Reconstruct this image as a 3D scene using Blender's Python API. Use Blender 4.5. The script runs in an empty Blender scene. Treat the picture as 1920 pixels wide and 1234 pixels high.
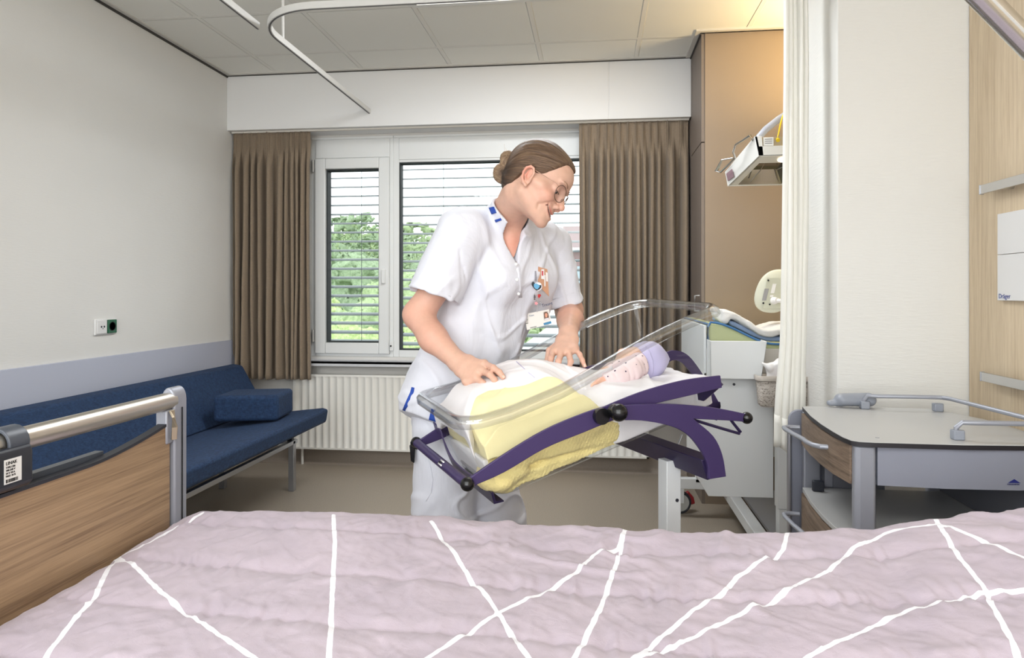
import bpy, math, random
import numpy as np
from mathutils import Vector, Matrix

sc = bpy.context.scene
R = math.radians

# ------------------------------------------------------------------ camera
F_PX, CX, HY, YAW, CAM_H = 1274.0, 960.0, 548.0, R(6.85), 1.21
cam_d = bpy.data.cameras.new('camera')
cam = bpy.data.objects.new('camera', cam_d)
sc.collection.objects.link(cam)
cam.location = (0, 0, CAM_H)
cam.rotation_euler = (R(90), 0, YAW)
cam_d.sensor_width = 36.0
cam_d.lens = 36.0 * F_PX / 1920.0
cam_d.shift_y = -(617.0 - HY) / 1920.0
cam_d.clip_start, cam_d.clip_end = 0.05, 400
sc.camera = cam

# ------------------------------------------------------------------ world: bright overcast sky
wd = bpy.data.worlds.new('overcast_sky'); sc.world = wd; wd.use_nodes = True
bg = wd.node_tree.nodes['Background']
bg.inputs[0].default_value = (0.93, 0.97, 1.0, 1)
bg.inputs[1].default_value = 2.3

# ------------------------------------------------------------------ lamps: added fill for even brightness, then the alcove light (fixtures built below)
def area(name, loc, size, power, col=(1, 1, 1), rot=(0, 0, 0), spread=180):
    l = bpy.data.lights.new(name, 'AREA'); l.shape = 'RECTANGLE'
    l.size, l.size_y = size; l.energy = power; l.color = col; l.spread = R(spread)
    o = bpy.data.objects.new(name, l); sc.collection.objects.link(o)
    o.location = loc; o.rotation_euler = rot
    return o
WARM_WHITE = (0.93, 0.965, 1.0)
area('ceiling_lamp_light', (-1.25, -0.9, 2.655), (1.1, 1.1), 30, WARM_WHITE)  # added fill like the next two, from ceiling fixtures out of view
area('ceiling_lamp_light', (0.35, -0.9, 2.655), (1.1, 1.1), 24, WARM_WHITE)
area('ceiling_lamp_light', (-0.336, 3.15, 2.672), (1.1, 0.5), 29, WARM_WHITE)
area('corridor_window_light', (-0.55, -2.13, 1.55), (3.4, 1.7), 66, (0.925, 0.965, 1.0), (R(90), 0, 0))  # large frontal softbox added behind the camera
area('alcove_lamp_light', (1.45, 3.5, 2.12), (0.5, 0.2), 19, (1.0, 0.73, 0.38), (R(180), 0, 0))
area('alcove_lamp_light', (1.45, 3.5, 2.05), (0.3, 0.2), 2.6, (1.0, 0.78, 0.5), (0, 0, 0))

vs = sc.view_settings
sc.display_settings.display_device = 'sRGB'
vs.view_transform = 'Standard'; vs.look = 'None'; vs.gamma = 1.0; vs.use_curve_mapping = False
vs.exposure = 0.10
sc.cycles.use_denoising = True
sc.cycles.max_bounces = 8; sc.cycles.diffuse_bounces = 5; sc.cycles.glossy_bounces = 4
sc.cycles.transmission_bounces = 8; sc.cycles.transparent_max_bounces = 24
sc.cycles.caustics_reflective = False; sc.cycles.caustics_refractive = False
sc.cycles.sample_clamp_indirect = 4.0

# ------------------------------------------------------------------ measuring helpers: where a sight line meets a plane
_s, _c = math.sin(YAW), math.cos(YAW)
def ray(px, py):
    X = (px - CX) / F_PX
    return np.array((-_s + X * _c, _c + X * _s, -(py - HY) / F_PX))
def W(px, py, d):
    r = ray(px, py) * d
    return np.array((r[0], r[1], r[2] + CAM_H))
def onp(px, py, x=None, y=None, z=None):
    r = ray(px, py)
    d = x / r[0] if x is not None else y / r[1] if y is not None else (z - CAM_H) / r[2]
    return np.array((r[0] * d, r[1] * d, r[2] * d + CAM_H))

# ------------------------------------------------------------------ materials
def srgb(r, g, b):
    f = lambda v: (v / 255 / 12.92) if v / 255 <= 0.04045 else ((v / 255 + 0.055) / 1.055) ** 2.4
    return (f(r), f(g), f(b), 1.0)
class NT:
    def __init__(s, name):
        s.m = bpy.data.materials.new(name); s.m.use_nodes = True
        s.t = s.m.node_tree; s.b = s.t.nodes['Principled BSDF']; s.out = s.t.nodes['Material Output']
    def n(s, typ, **kw):
        nd = s.t.nodes.new(typ)
        for k, v in kw.items():
            if k.startswith('i_'):
                key = k[2:]
                key = int(key) if key.isdigit() else key
                nd.inputs[key].default_value = v
            else: setattr(nd, k, v)
        return nd
    def l(s, a, b): s.t.links.new(a, b)
    def coords(s, kind='Object', scale=(1, 1, 1), rot=(0, 0, 0)):
        tc = s.n('ShaderNodeTexCoord'); mp = s.n('ShaderNodeMapping')
        mp.inputs['Scale'].default_value = scale; mp.inputs['Rotation'].default_value = rot
        s.l(tc.outputs[kind], mp.inputs[0]); return mp.outputs[0]
    def noise(s, co, scale, detail=3, rough=0.55, dist=0.0):
        nd = s.n('ShaderNodeTexNoise'); nd.inputs['Scale'].default_value = scale
        nd.inputs['Detail'].default_value = detail; nd.inputs['Roughness'].default_value = rough
        nd.inputs['Distortion'].default_value = dist
        s.l(co, nd.inputs['Vector']); return nd.outputs['Fac']
    def ramp(s, fac, stops):
        r = s.n('ShaderNodeValToRGB'); s.l(fac, r.inputs[0]); e = r.color_ramp.elements
        while len(e) < len(stops): e.new(0.5)
        for i, (p, c) in enumerate(stops): e[i].position = p; e[i].color = c if len(c) == 4 else (*c, 1)
        return r.outputs[0]
    def mix(s, fac, a, b):
        m = s.n('ShaderNodeMix', data_type='RGBA')
        for sock, v in ((m.inputs[0], fac), (m.inputs[6], a), (m.inputs[7], b)):
            if hasattr(v, 'type') and not isinstance(v, (tuple, float)): s.l(v, sock)
            else: sock.default_value = v
        return m.outputs[2]
    def math(s, op, a, b=None, clamp=False):
        m = s.n('ShaderNodeMath', operation=op); m.use_clamp = clamp
        for i, v in enumerate((a, b)):
            if v is None: continue
            if isinstance(v, (int, float)): m.inputs[i].default_value = v
            else: s.l(v, m.inputs[i])
        return m.outputs[0]
    def bump(s, h, strength, dist=0.002):
        b = s.n('ShaderNodeBump'); b.inputs['Strength'].default_value = strength; b.inputs['Distance'].default_value = dist
        s.l(h, b.inputs['Height']); s.l(b.outputs[0], s.b.inputs['Normal'])
MATS = {}
def mat(name, col, rough=0.5, metal=0.0, bump=None, var=0.0, spec=None, sheen=0.0, coat=0.0, emit=0.0, scale=(1, 1, 1), sss=0.0):
    """plain surface; bump = (noise scale, strength, distance); var = brightness variation"""
    if name in MATS: return MATS[name]
    t = NT(name); c = srgb(*col) if max(col) > 1.001 else (*col[:3], 1)
    b = t.b; b.inputs['Roughness'].default_value = rough; b.inputs['Metallic'].default_value = metal
    b.inputs['Base Color'].default_value = c
    if spec is not None: b.inputs['Specular IOR Level'].default_value = spec
    if sheen: b.inputs['Sheen Weight'].default_value = sheen
    if coat: b.inputs['Coat Weight'].default_value = coat
    if sss:
        b.inputs['Subsurface Weight'].default_value = sss; b.inputs['Subsurface Radius'].default_value = (1.0, 0.35, 0.18)
        b.inputs['Subsurface Scale'].default_value = 0.012
    if emit:
        b.inputs['Emission Color'].default_value = c; b.inputs['Emission Strength'].default_value = emit
    if bump or var:
        co = t.coords('Object', scale)
        nz = t.noise(co, bump[0] if bump else 6.0)
        if bump: t.bump(nz, bump[1], bump[2] if len(bump) > 2 else 0.002)
        if var:
            n2 = t.noise(co, (bump[0] if bump else 6.0) * 0.37, 4)
            lo = tuple(v * (1 - var) for v in c[:3]) + (1,); hi = tuple(min(1, v * (1 + var)) for v in c[:3]) + (1,)
            t.l(t.ramp(n2, [(0.3, lo), (0.7, hi)]), b.inputs['Base Color'])
    MATS[name] = t.m; return t.m

def clear(name, tint=(0.97, 0.985, 0.99), gloss=0.03, ior=1.45, base=0.0):
    if name in MATS: return MATS[name]
    t = NT(name); t.t.nodes.remove(t.b)
    tr = t.n('ShaderNodeBsdfTransparent'); tr.inputs[0].default_value = (*tint, 1)
    gl = t.n('ShaderNodeBsdfGlossy'); gl.inputs['Roughness'].default_value = gloss
    fr = t.n('ShaderNodeLayerWeight'); fr.inputs[0].default_value = .5          # reflects more at grazing angles, from either side
    fac = t.math('ADD', t.math('MULTIPLY', t.math('POWER', fr.outputs['Facing'], 4.0), (ior - 1) * 1.2), base + .03, True)
    mx = t.n('ShaderNodeMixShader'); t.l(fac, mx.inputs[0]); t.l(tr.outputs[0], mx.inputs[1]); t.l(gl.outputs[0], mx.inputs[2])
    t.l(mx.outputs[0], t.out.inputs[0]); MATS[name] = t.m; return t.m

def wall_mat(name, col, axis, ribs=230.0, strength=0.25):
    """glass-fibre wallpaper: fine woven ribs running across the wall"""
    if name in MATS: return MATS[name]
    t = NT(name); t.b.inputs['Base Color'].default_value = srgb(*col); t.b.inputs['Roughness'].default_value = 0.75
    sc_ = (3.0, 1, 1) if axis == 'y' else (1, 3.0, 1)
    co = t.coords('Object', (22, 22, ribs))
    n = t.noise(co, 1.0, 2, 0.6)
    t.bump(n, strength, 0.0015)
    co2 = t.coords('Object', (1, 1, 1)); n2 = t.noise(co2, 1.3, 3)
    c = srgb(*col); t.l(t.ramp(n2, [(0.3, tuple(v * 0.97 for v in c[:3])), (0.7, tuple(min(1, v * 1.02) for v in c[:3]))]), t.b.inputs['Base Color'])
    MATS[name] = t.m; return t.m

def wood_mat(name, dark, light, rot=(0, 0, 0), scale=(1, 1, 1), rough=0.45, fine=1.0):
    """long grain along local x before rotation"""
    if name in MATS: return MATS[name]
    t = NT(name)
    co = t.coords('Object', scale, rot)
    n1 = t.noise(co, 5.0 * fine, 5, 0.6, 0.6)
    n2 = t.noise(co, 26.0 * fine, 4, 0.65)
    s = t.math('ADD', t.math('MULTIPLY', n1, 0.62), t.math('MULTIPLY', n2, 0.38))
    d, l = srgb(*dark), srgb(*light); mid = tuple((a + b) / 2 for a, b in zip(d, l))
    t.l(t.ramp(s, [(0.36, d), (0.47, mid), (0.6, l)]), t.b.inputs['Base Color'])
    t.b.inputs['Roughness'].default_value = rough
    t.bump(n2, 0.12, 0.001)
    MATS[name] = t.m; return t.m

# ------------------------------------------------------------------ mesh building
class MB:
    def __init__(s): s.v = []; s.f = []
    def add(s, v, f):
        o = len(s.v); s.v += [tuple(map(float, p)) for p in v]; s.f += [tuple(i + o for i in q) for q in f]; return s
    def box(s, lo, hi):
        x0, y0, z0 = lo; x1, y1, z1 = hi
        return s.add([(x0, y0, z0), (x1, y0, z0), (x1, y1, z0), (x0, y1, z0), (x0, y0, z1), (x1, y0, z1), (x1, y1, z1), (x0, y1, z1)],
                     [(0, 3, 2, 1), (4, 5, 6, 7), (0, 1, 5, 4), (1, 2, 6, 5), (2, 3, 7, 6), (3, 0, 4, 7)])
    def prism(s, poly, e0, off, e1=None):
        """poly: list of 3D points (closed outline); off: extrusion vector"""
        n = len(poly); off = np.array(off, float)
        a = [tuple(p) for p in poly]; b = [tuple(np.array(p) + off) for p in poly]
        return s.add(a + b, [tuple(range(n))[::-1], tuple(range(n, 2 * n))] + [(i, (i + 1) % n, n + (i + 1) % n, n + i) for i in range(n)])
    def sweep(s, path, prof, closed=False, up=(0, 0, 1), cap=True, scale=None):
        """sweep a 2D profile (a=side, b=up) along a path"""
        P = [np.array(p, float) for p in path]; n = len(P); m = len(prof); up = np.array(up, float)
        vs_ = []
        for i in range(n):
            if closed: t = P[(i + 1) % n] - P[i - 1]
            else: t = P[min(i + 1, n - 1)] - P[max(i - 1, 0)]
            t /= np.linalg.norm(t) + 1e-12
            sd = np.cross(t, up)
            if np.linalg.norm(sd) < 1e-4: sd = np.cross(t, (1, 0, 0.01))
            sd /= np.linalg.norm(sd); u = np.cross(sd, t)
            # mitre
            k = 1.0
            q = scale[i] if scale is not None else 1.0
            if 0 < i < n - 1 or closed:
                a = P[i] - P[i - 1]; b = P[(i + 1) % n] - P[i]
                a /= np.linalg.norm(a) + 1e-12; b /= np.linalg.norm(b) + 1e-12
                k = 1 / max(0.5, math.sqrt(max(0.0, (1 + float(a @ b)) / 2)))
            for (pa, pb) in prof: vs_.append(P[i] + sd * pa * k * q + u * pb * q)
        fs = []
        rng = n if closed else n - 1
        for i in range(rng):
            j = (i + 1) % n
            for k_ in range(m):
                l = (k_ + 1) % m
                fs.append((i * m + k_, i * m + l, j * m + l, j * m + k_))
        if cap and not closed: fs += [tuple(range(m))[::-1], tuple(range((n - 1) * m, n * m))]
        return s.add(vs_, fs)
    def tube(s, path, r, seg=12, closed=False, cap=True, up=(0, 0, 1)):
        rr = r if isinstance(r, (list, tuple)) else None
        prof = [(math.cos(2 * math.pi * k / seg) * (1 if rr else r), math.sin(2 * math.pi * k / seg) * (1 if rr else r)) for k in range(seg)]
        return s.sweep(path, prof, closed, up, cap, rr)
    def lathe(s, prof, o=(0, 0, 0), axis=(0, 0, 1), seg=24):
        """prof: list of (radius, along)"""
        ax = np.array(axis, float); ax /= np.linalg.norm(ax); o = np.array(o, float)
        h = np.array((1, 0, 0)) if abs(ax[0]) < 0.8 else np.array((0, 1, 0))
        e1 = np.cross(ax, h); e1 /= np.linalg.norm(e1); e2 = np.cross(ax, e1)
        vs_ = [o + ax * z + (e1 * math.cos(2 * math.pi * k / seg) + e2 * math.sin(2 * math.pi * k / seg)) * max(r, 1e-5) for r, z in prof for k in range(seg)]
        fs = [(i * seg + k, i * seg + (k + 1) % seg, (i + 1) * seg + (k + 1) % seg, (i + 1) * seg + k) for i in range(len(prof) - 1) for k in range(seg)]
        fs += [tuple(range(seg))[::-1], tuple(range((len(prof) - 1) * seg, len(prof) * seg))]
        return s.add(vs_, fs)
    def ball(s, o, r, seg=20):
        n = seg // 2
        return s.lathe([(r * math.sin(math.pi * i / n), -r * math.cos(math.pi * i / n)) for i in range(n + 1)], o, (0, 0, 1), seg)
    def grid(s, P, closed_u=False):
        """P: array (n,m,3)"""
        n, m = P.shape[:2]
        v = P.reshape(-1, 3)
        f = [(i * m + j, (i + 1) * m + j, (i + 1) * m + j + 1, i * m + j + 1) for i in range(n - 1) for j in range(m - 1)]
        if closed_u: f += [((n - 1) * m + j, j, j + 1, (n - 1) * m + j + 1) for j in range(m - 1)]
        return s.add(v, f)
    def build(s, name, material, parent=None, bevel=0.0, smooth=True, solid=0.0, angle=35, seg=2, loc=None, sub=0):
        me = bpy.data.meshes.new(name); me.from_pydata(s.v, [], s.f); me.update()
        if smooth:
            me.shade_smooth()
            if angle: me.set_sharp_from_angle(angle=R(angle))
        me.materials.append(material)
        o = bpy.data.objects.new(name, me); sc.collection.objects.link(o)
        fix_normals(me)
        if solid:
            md = o.modifiers.new('solid', 'SOLIDIFY'); md.thickness = solid; md.offset = 0
        if bevel:
            md = o.modifiers.new('bevel', 'BEVEL'); md.width = bevel; md.segments = seg; md.limit_method = 'ANGLE'; md.angle_limit = R(40)
        if sub:
            md = o.modifiers.new('sub', 'SUBSURF'); md.levels = sub; md.render_levels = sub
        if parent is not None: o.parent = parent
        return o
def fix_normals(me):
    import bmesh
    bm = bmesh.new(); bm.from_mesh(me); bmesh.ops.recalc_face_normals(bm, faces=bm.faces); bm.to_mesh(me); bm.free()
def tag(o, label, cat, group=None, kind=None):
    o['label'] = label; o['category'] = cat
    if group: o['group'] = group
    if kind: o['kind'] = kind
    return o
def thing(name, label, cat, group=None, loc=(0, 0, 0)):
    """an Empty that parents the parts; geometry is written in world coordinates, so the Empty stays unrotated"""
    o = bpy.data.objects.new(name, None); sc.collection.objects.link(o); o.empty_display_size = 0.05
    return tag(o, label, cat, group)
def struct(o): o['kind'] = 'structure'; return o
def part(o, p, label=None):
    o.parent = p
    if label: o['label'] = label
    return o
def rebase(root, loc):
    """move the Empty to the thing's base without moving its parts"""
    root.location = loc
    for ch in root.children: ch.matrix_parent_inverse = Matrix.Translation(Vector([-a for a in loc]))
def rbox(lo, hi): return MB().box(lo, hi)

# value noise
_rs = np.random.RandomState(7); _tab = _rs.rand(64, 64, 64).astype(np.float32)
def vnoise(x, y, z=0.0):
    x, y, z = np.broadcast_arrays(np.asarray(x, float), np.asarray(y, float), np.asarray(z, float))
    xi, yi, zi = np.floor(x).astype(int), np.floor(y).astype(int), np.floor(z).astype(int)
    fx, fy, fz = x - xi, y - yi, z - zi
    fx, fy, fz = (t * t * (3 - 2 * t) for t in (fx, fy, fz))
    g = lambda a, b, c: _tab[(xi + a) % 64, (yi + b) % 64, (zi + c) % 64]
    l = lambda a, b, t: a + (b - a) * t
    return l(l(l(g(0, 0, 0), g(1, 0, 0), fx), l(g(0, 1, 0), g(1, 1, 0), fx), fy), l(l(g(0, 0, 1), g(1, 0, 1), fx), l(g(0, 1, 1), g(1, 1, 1), fx), fy), fz) * 2 - 1
def fbm(x, y, z=0.0, o=3):
    s_, a, f = 0, 1.0, 1.0
    for i in range(o): s_ = s_ + a * vnoise(x * f + 13.7 * i, y * f + 5.1 * i, np.asarray(z) * f); a *= 0.5; f *= 2.03
    return s_
def sst(a, b, x): t = np.clip((x - a) / (b - a), 0, 1); return t * t * (3 - 2 * t)

# signed-distance volumes -> one continuous skin (naive surface nets)
class Vol:
    def __init__(s, lo, hi, h):
        s.lo = np.array(lo, float); s.h = h
        s.n = np.ceil((np.array(hi) - s.lo) / h).astype(int) + 1
        s.D = np.full(s.n, 0.5, np.float32)
        s.ax = [s.lo[i] + h * np.arange(s.n[i]) for i in range(3)]
    def _sl(s, lo, hi):
        a = np.clip(np.floor((np.array(lo) - s.lo) / s.h).astype(int), 0, s.n); b = np.clip(np.ceil((np.array(hi) - s.lo) / s.h).astype(int) + 1, 0, s.n)
        if np.any(b <= a): return None, None
        sl = tuple(slice(a[i], b[i]) for i in range(3))
        X = s.ax[0][sl[0]][:, None, None]; Y = s.ax[1][sl[1]][None, :, None]; Z = s.ax[2][sl[2]][None, None, :]
        return sl, (X, Y, Z)
    @staticmethod
    def smin(a, b, k):
        if k <= 0: return np.minimum(a, b)
        h = np.clip(0.5 + 0.5 * (b - a) / k, 0, 1); return b + (a - b) * h - k * h * (1 - h)
    def _put(s, sl, d, k, op):
        A = s.D[sl]
        if op == 'u': s.D[sl] = Vol.smin(A, d, k)
        elif op == 's': s.D[sl] = -Vol.smin(-A, d, k)
        elif op == 'i': s.D[sl] = -Vol.smin(-A, -d, k)
    def cone(s, a, b, ra, rb, k=0.01, op='u', pad=None):
        a, b = np.array(a, float), np.array(b, float); m = max(ra, rb) + (pad if pad is not None else max(3 * k, 0.03))
        sl, G = s._sl(np.minimum(a, b) - m, np.maximum(a, b) + m)
        if sl is None: return s
        X, Y, Z = G; ba = b - a; L2 = ba @ ba + 1e-12
        t = np.clip(((X - a[0]) * ba[0] + (Y - a[1]) * ba[1] + (Z - a[2]) * ba[2]) / L2, 0, 1)
        d = np.sqrt((X - a[0] - t * ba[0]) ** 2 + (Y - a[1] - t * ba[1]) ** 2 + (Z - a[2] - t * ba[2]) ** 2) - (ra + (rb - ra) * t)
        s._put(sl, d, k, op); return s
    def chain(s, pts, rs, k=0.01):
        for i in range(len(pts) - 1): s.cone(pts[i], pts[i + 1], rs[i], rs[i + 1], k)
        return s
    def ell(s, c, r, k=0.01, op='u', M=None, pad=None):
        """ellipsoid; M: 3x3 whose columns are its axes"""
        c = np.array(c, float); r = np.array(r, float); mx = r.max() + (pad if pad is not None else max(3 * k, 0.03))
        sl, G = s._sl(c - mx, c + mx)
        if sl is None: return s
        X, Y, Z = G; X, Y, Z = X - c[0], Y - c[1], Z - c[2]
        if M is not None:
            M = np.array(M); X, Y, Z = (X * M[0, i] + Y * M[1, i] + Z * M[2, i] for i in range(3))
        k0 = np.sqrt((X / r[0]) ** 2 + (Y / r[1]) ** 2 + (Z / r[2]) ** 2); k1 = np.sqrt((X / r[0] ** 2) ** 2 + (Y / r[1] ** 2) ** 2 + (Z / r[2] ** 2) ** 2) + 1e-9
        s._put(sl, k0 * (k0 - 1) / k1, k, op); return s
    def econe(s, a, b, ra, rb, side, k=0.01, op='u'):
        """tapered limb of elliptic section: ra, rb = (half width along 'side', half depth)"""
        a, b, side = np.array(a, float), np.array(b, float), np.array(side, float)
        m = max(ra + rb) + max(3 * k, 0.03); sl, G = s._sl(np.minimum(a, b) - m, np.maximum(a, b) + m)
        if sl is None: return s
        X, Y, Z = G; ba = b - a; L2 = ba @ ba; t_ax = ba / math.sqrt(L2); side = side - t_ax * (side @ t_ax); side /= np.linalg.norm(side); dp = np.cross(t_ax, side)
        t = ((X - a[0]) * ba[0] + (Y - a[1]) * ba[1] + (Z - a[2]) * ba[2]) / L2; tc = np.clip(t, 0, 1)
        qx, qy, qz = X - a[0] - tc * ba[0], Y - a[1] - tc * ba[1], Z - a[2] - tc * ba[2]
        u = qx * side[0] + qy * side[1] + qz * side[2]; v = qx * dp[0] + qy * dp[1] + qz * dp[2]; w = (t - tc) * math.sqrt(L2)
        A = ra[0] + (rb[0] - ra[0]) * tc; B = ra[1] + (rb[1] - ra[1]) * tc; C = np.minimum(A, B)
        k0 = np.sqrt((u / A) ** 2 + (v / B) ** 2 + (w / C) ** 2); k1 = np.sqrt((u / A ** 2) ** 2 + (v / B ** 2) ** 2 + (w / C ** 2) ** 2) + 1e-9
        s._put(sl, k0 * (k0 - 1) / k1, k, op); return s
    def plane(s, p, n, k=0.0, lo=None, hi=None):
        """cut away the side n points to"""
        p, n = np.array(p, float), np.array(n, float); n /= np.linalg.norm(n)
        sl, G = s._sl(s.lo if lo is None else lo, s.lo + s.n * s.h if hi is None else hi)
        if sl is None: return s
        X, Y, Z = G; d = (X - p[0]) * n[0] + (Y - p[1]) * n[1] + (Z - p[2]) * n[2]
        s._put(sl, d, k, 'i'); return s
    def fn(s, f, k=0.0, op='u', lo=None, hi=None):
        sl, G = s._sl(s.lo if lo is None else lo, s.lo + s.n * s.h if hi is None else hi)
        s._put(sl, f(*G), k, op); return s
    def warp(s, f): s.D = s.D + f(s.ax[0][:, None, None], s.ax[1][None, :, None], s.ax[2][None, None, :]).astype(np.float32); return s
    def mesh(s):
        D = s.D; n = D.shape; S = D < 0
        cs = [S[i:n[0] - 1 + i, j:n[1] - 1 + j, k:n[2] - 1 + k] for i in (0, 1) for j in (0, 1) for k in (0, 1)]
        al = cs[0].copy(); an = cs[0].copy()
        for c_ in cs[1:]: al &= c_; an |= c_
        act = an & ~al; I = np.argwhere(act)
        if len(I) == 0: return [], []
        idx = np.full(act.shape, -1, np.int64); idx[act] = np.arange(len(I))
        acc = np.zeros((len(I), 3)); cnt = np.zeros(len(I))
        corners = [(i, j, k) for i in (0, 1) for j in (0, 1) for k in (0, 1)]
        for a in corners:
            for ax in range(3):
                if a[ax]: continue
                b = list(a); b[ax] = 1
                da = D[I[:, 0] + a[0], I[:, 1] + a[1], I[:, 2] + a[2]]; db = D[I[:, 0] + b[0], I[:, 1] + b[1], I[:, 2] + b[2]]
                mk = (da < 0) != (db < 0); t = np.where(mk, da / (da - db + 1e-20), 0)
                p = np.array(a, float)[None, :].repeat(len(I), 0); p[:, ax] += t
                acc[mk] += p[mk]; cnt[mk] += 1
        V = s.lo + s.h * (I + acc / cnt[:, None]); Fs = []
        for ax in range(3):
            o1, o2 = [q for q in range(3) if q != ax]
            sl0 = [slice(1, n[q] - 1) for q in range(3)]; sl0[ax] = slice(0, n[ax] - 1); sl1 = list(sl0); sl1[ax] = slice(1, n[ax])
            ch = S[tuple(sl0)] != S[tuple(sl1)]; E = np.argwhere(ch)
            if len(E) == 0: continue
            base = E.copy(); base[:, o1] += 1; base[:, o2] += 1
            def gi(d1, d2):
                q = base.copy(); q[:, o1] += d1; q[:, o2] += d2; return idx[q[:, 0], q[:, 1], q[:, 2]]
            Q = np.stack([gi(-1, -1), gi(0, -1), gi(0, 0), gi(-1, 0)], 1)
            inside = S[base[:, 0], base[:, 1], base[:, 2]]
            flip = inside if ax != 1 else ~inside
            Q[~flip] = Q[~flip][:, ::-1]; Fs.append(Q)
        return V, np.concatenate(Fs)
def np_mesh(name, parts, material, parent=None, xf=None, smooth_it=1):
    """parts: list of (V, F) joined into one mesh object"""
    Vs, Fs, o = [], [], 0
    for V, Fq in parts:
        if len(V) == 0: continue
        V = np.array(V, float); Fq = np.array(Fq)
        for _ in range(smooth_it):
            acc = np.zeros_like(V); c = np.zeros(len(V))
            for a in range(4):
                b = (a + 1) % 4
                np.add.at(acc, Fq[:, a], V[Fq[:, b]]); np.add.at(c, Fq[:, a], 1)
                np.add.at(acc, Fq[:, b], V[Fq[:, a]]); np.add.at(c, Fq[:, b], 1)
            V = V * 0.5 + 0.5 * acc / np.maximum(c, 1)[:, None]
        Vs.append(V); Fs.append(Fq + o); o += len(V)
    V = np.concatenate(Vs); Fq = np.concatenate(Fs)
    if xf is not None: V = V @ np.array(xf)[:3, :3].T + np.array(xf)[:3, 3]
    me = bpy.data.meshes.new(name); me.vertices.add(len(V)); me.vertices.foreach_set('co', V.astype(np.float32).ravel())
    me.loops.add(len(Fq) * 4); me.loops.foreach_set('vertex_index', Fq.astype(np.int32).ravel())
    me.polygons.add(len(Fq)); me.polygons.foreach_set('loop_start', np.arange(0, len(Fq) * 4, 4, dtype=np.int32))
    me.update(calc_edges=True); me.validate(); me.shade_smooth(); me.materials.append(material)
    ob = bpy.data.objects.new(name, me); sc.collection.objects.link(ob)
    if parent is not None: ob.parent = parent
    return ob
def text(name, s, size, origin, ex, ey, material, parent=None, align='LEFT', depth=0.0003):
    """flat lettering in the plane spanned by ex (reading direction) and ey (up)"""
    cu = bpy.data.curves.new(name, 'FONT'); cu.body = s; cu.size = size; cu.align_x = align; cu.extrude = depth; cu.resolution_u = 3
    tmp = bpy.data.objects.new(name, cu); sc.collection.objects.link(tmp)
    dg = bpy.context.evaluated_depsgraph_get(); me = bpy.data.meshes.new_from_object(tmp.evaluated_get(dg)); me.name = name
    bpy.data.objects.remove(tmp); bpy.data.curves.remove(cu)
    ex, ey = np.array(ex, float), np.array(ey, float); ex /= np.linalg.norm(ex); ey -= ex * (ex @ ey); ey /= np.linalg.norm(ey); ez = np.cross(ex, ey)
    M = Matrix([(ex[0], ey[0], ez[0], origin[0]), (ex[1], ey[1], ez[1], origin[1]), (ex[2], ey[2], ez[2], origin[2]), (0, 0, 0, 1)])
    me.transform(M); me.materials.clear(); me.materials.append(material)
    o = bpy.data.objects.new(name, me); sc.collection.objects.link(o)
    if parent is not None: o.parent = parent
    return o
# ================================================================== THE ROOM
M_wallL = wall_mat('woven_wallpaper', (223, 223, 221), 'y', 190.0, 0.4)
M_wallC = wall_mat('woven_wallpaper_warm', (229, 229, 226), 'x', 170.0, 0.8)
M_white = mat('painted_white', (226, 226, 226), 0.6, var=0.01)
M_whitewall = mat('smooth_white_wall', (214, 212, 208), 0.7)
M_frame = mat('window_frame_white', (228, 230, 230), 0.35)
M_gasket = mat('black_gasket', (30, 38, 40), 0.6)
M_alu = mat('brushed_aluminium', (178, 180, 186), 0.34, 0.85)
M_grey = mat('light_grey_metal', (158, 161, 171), 0.42, 0.35)
M_steel = mat('polished_steel', (205, 205, 205), 0.2, 1.0)
M_black = mat('black_plastic', (14, 14, 16), 0.25)
M_dark = mat('dark_grey_plastic', (44, 47, 56), 0.45)
M_rail = mat('ceiling_rail_white', (216, 216, 214), 0.4)
M_glass = clear('window_glass', (0.97, 0.985, 0.98), 0.02, 1.45)
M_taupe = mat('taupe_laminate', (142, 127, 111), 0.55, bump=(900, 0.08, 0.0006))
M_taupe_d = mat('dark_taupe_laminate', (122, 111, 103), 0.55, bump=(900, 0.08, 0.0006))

# floor: speckled vinyl
t = NT('speckled_vinyl'); co = t.coords('Object')
n1 = t.noise(co, 260, 2); n2 = t.noise(co, 3.0, 3)
c1 = t.ramp(n1, [(0.30, srgb(124, 114, 103)), (0.45, srgb(152, 142, 129)), (0.60, srgb(158, 148, 134)), (0.75, srgb(180, 170, 156))])
t.l(c1, t.b.inputs['Base Color']); t.b.inputs['Roughness'].default_value = 0.42
M_floor = t.m
X0, X1, XR, Y0, YV, YW, ZC = -2.50, 1.35, 2.40, -2.2, 4.40, 4.62, 2.70
struct(MB().box((X0 - .15, Y0 - .15, -.12), (XR + .15, YW + .3, 0)).build('floor', M_floor))
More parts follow.
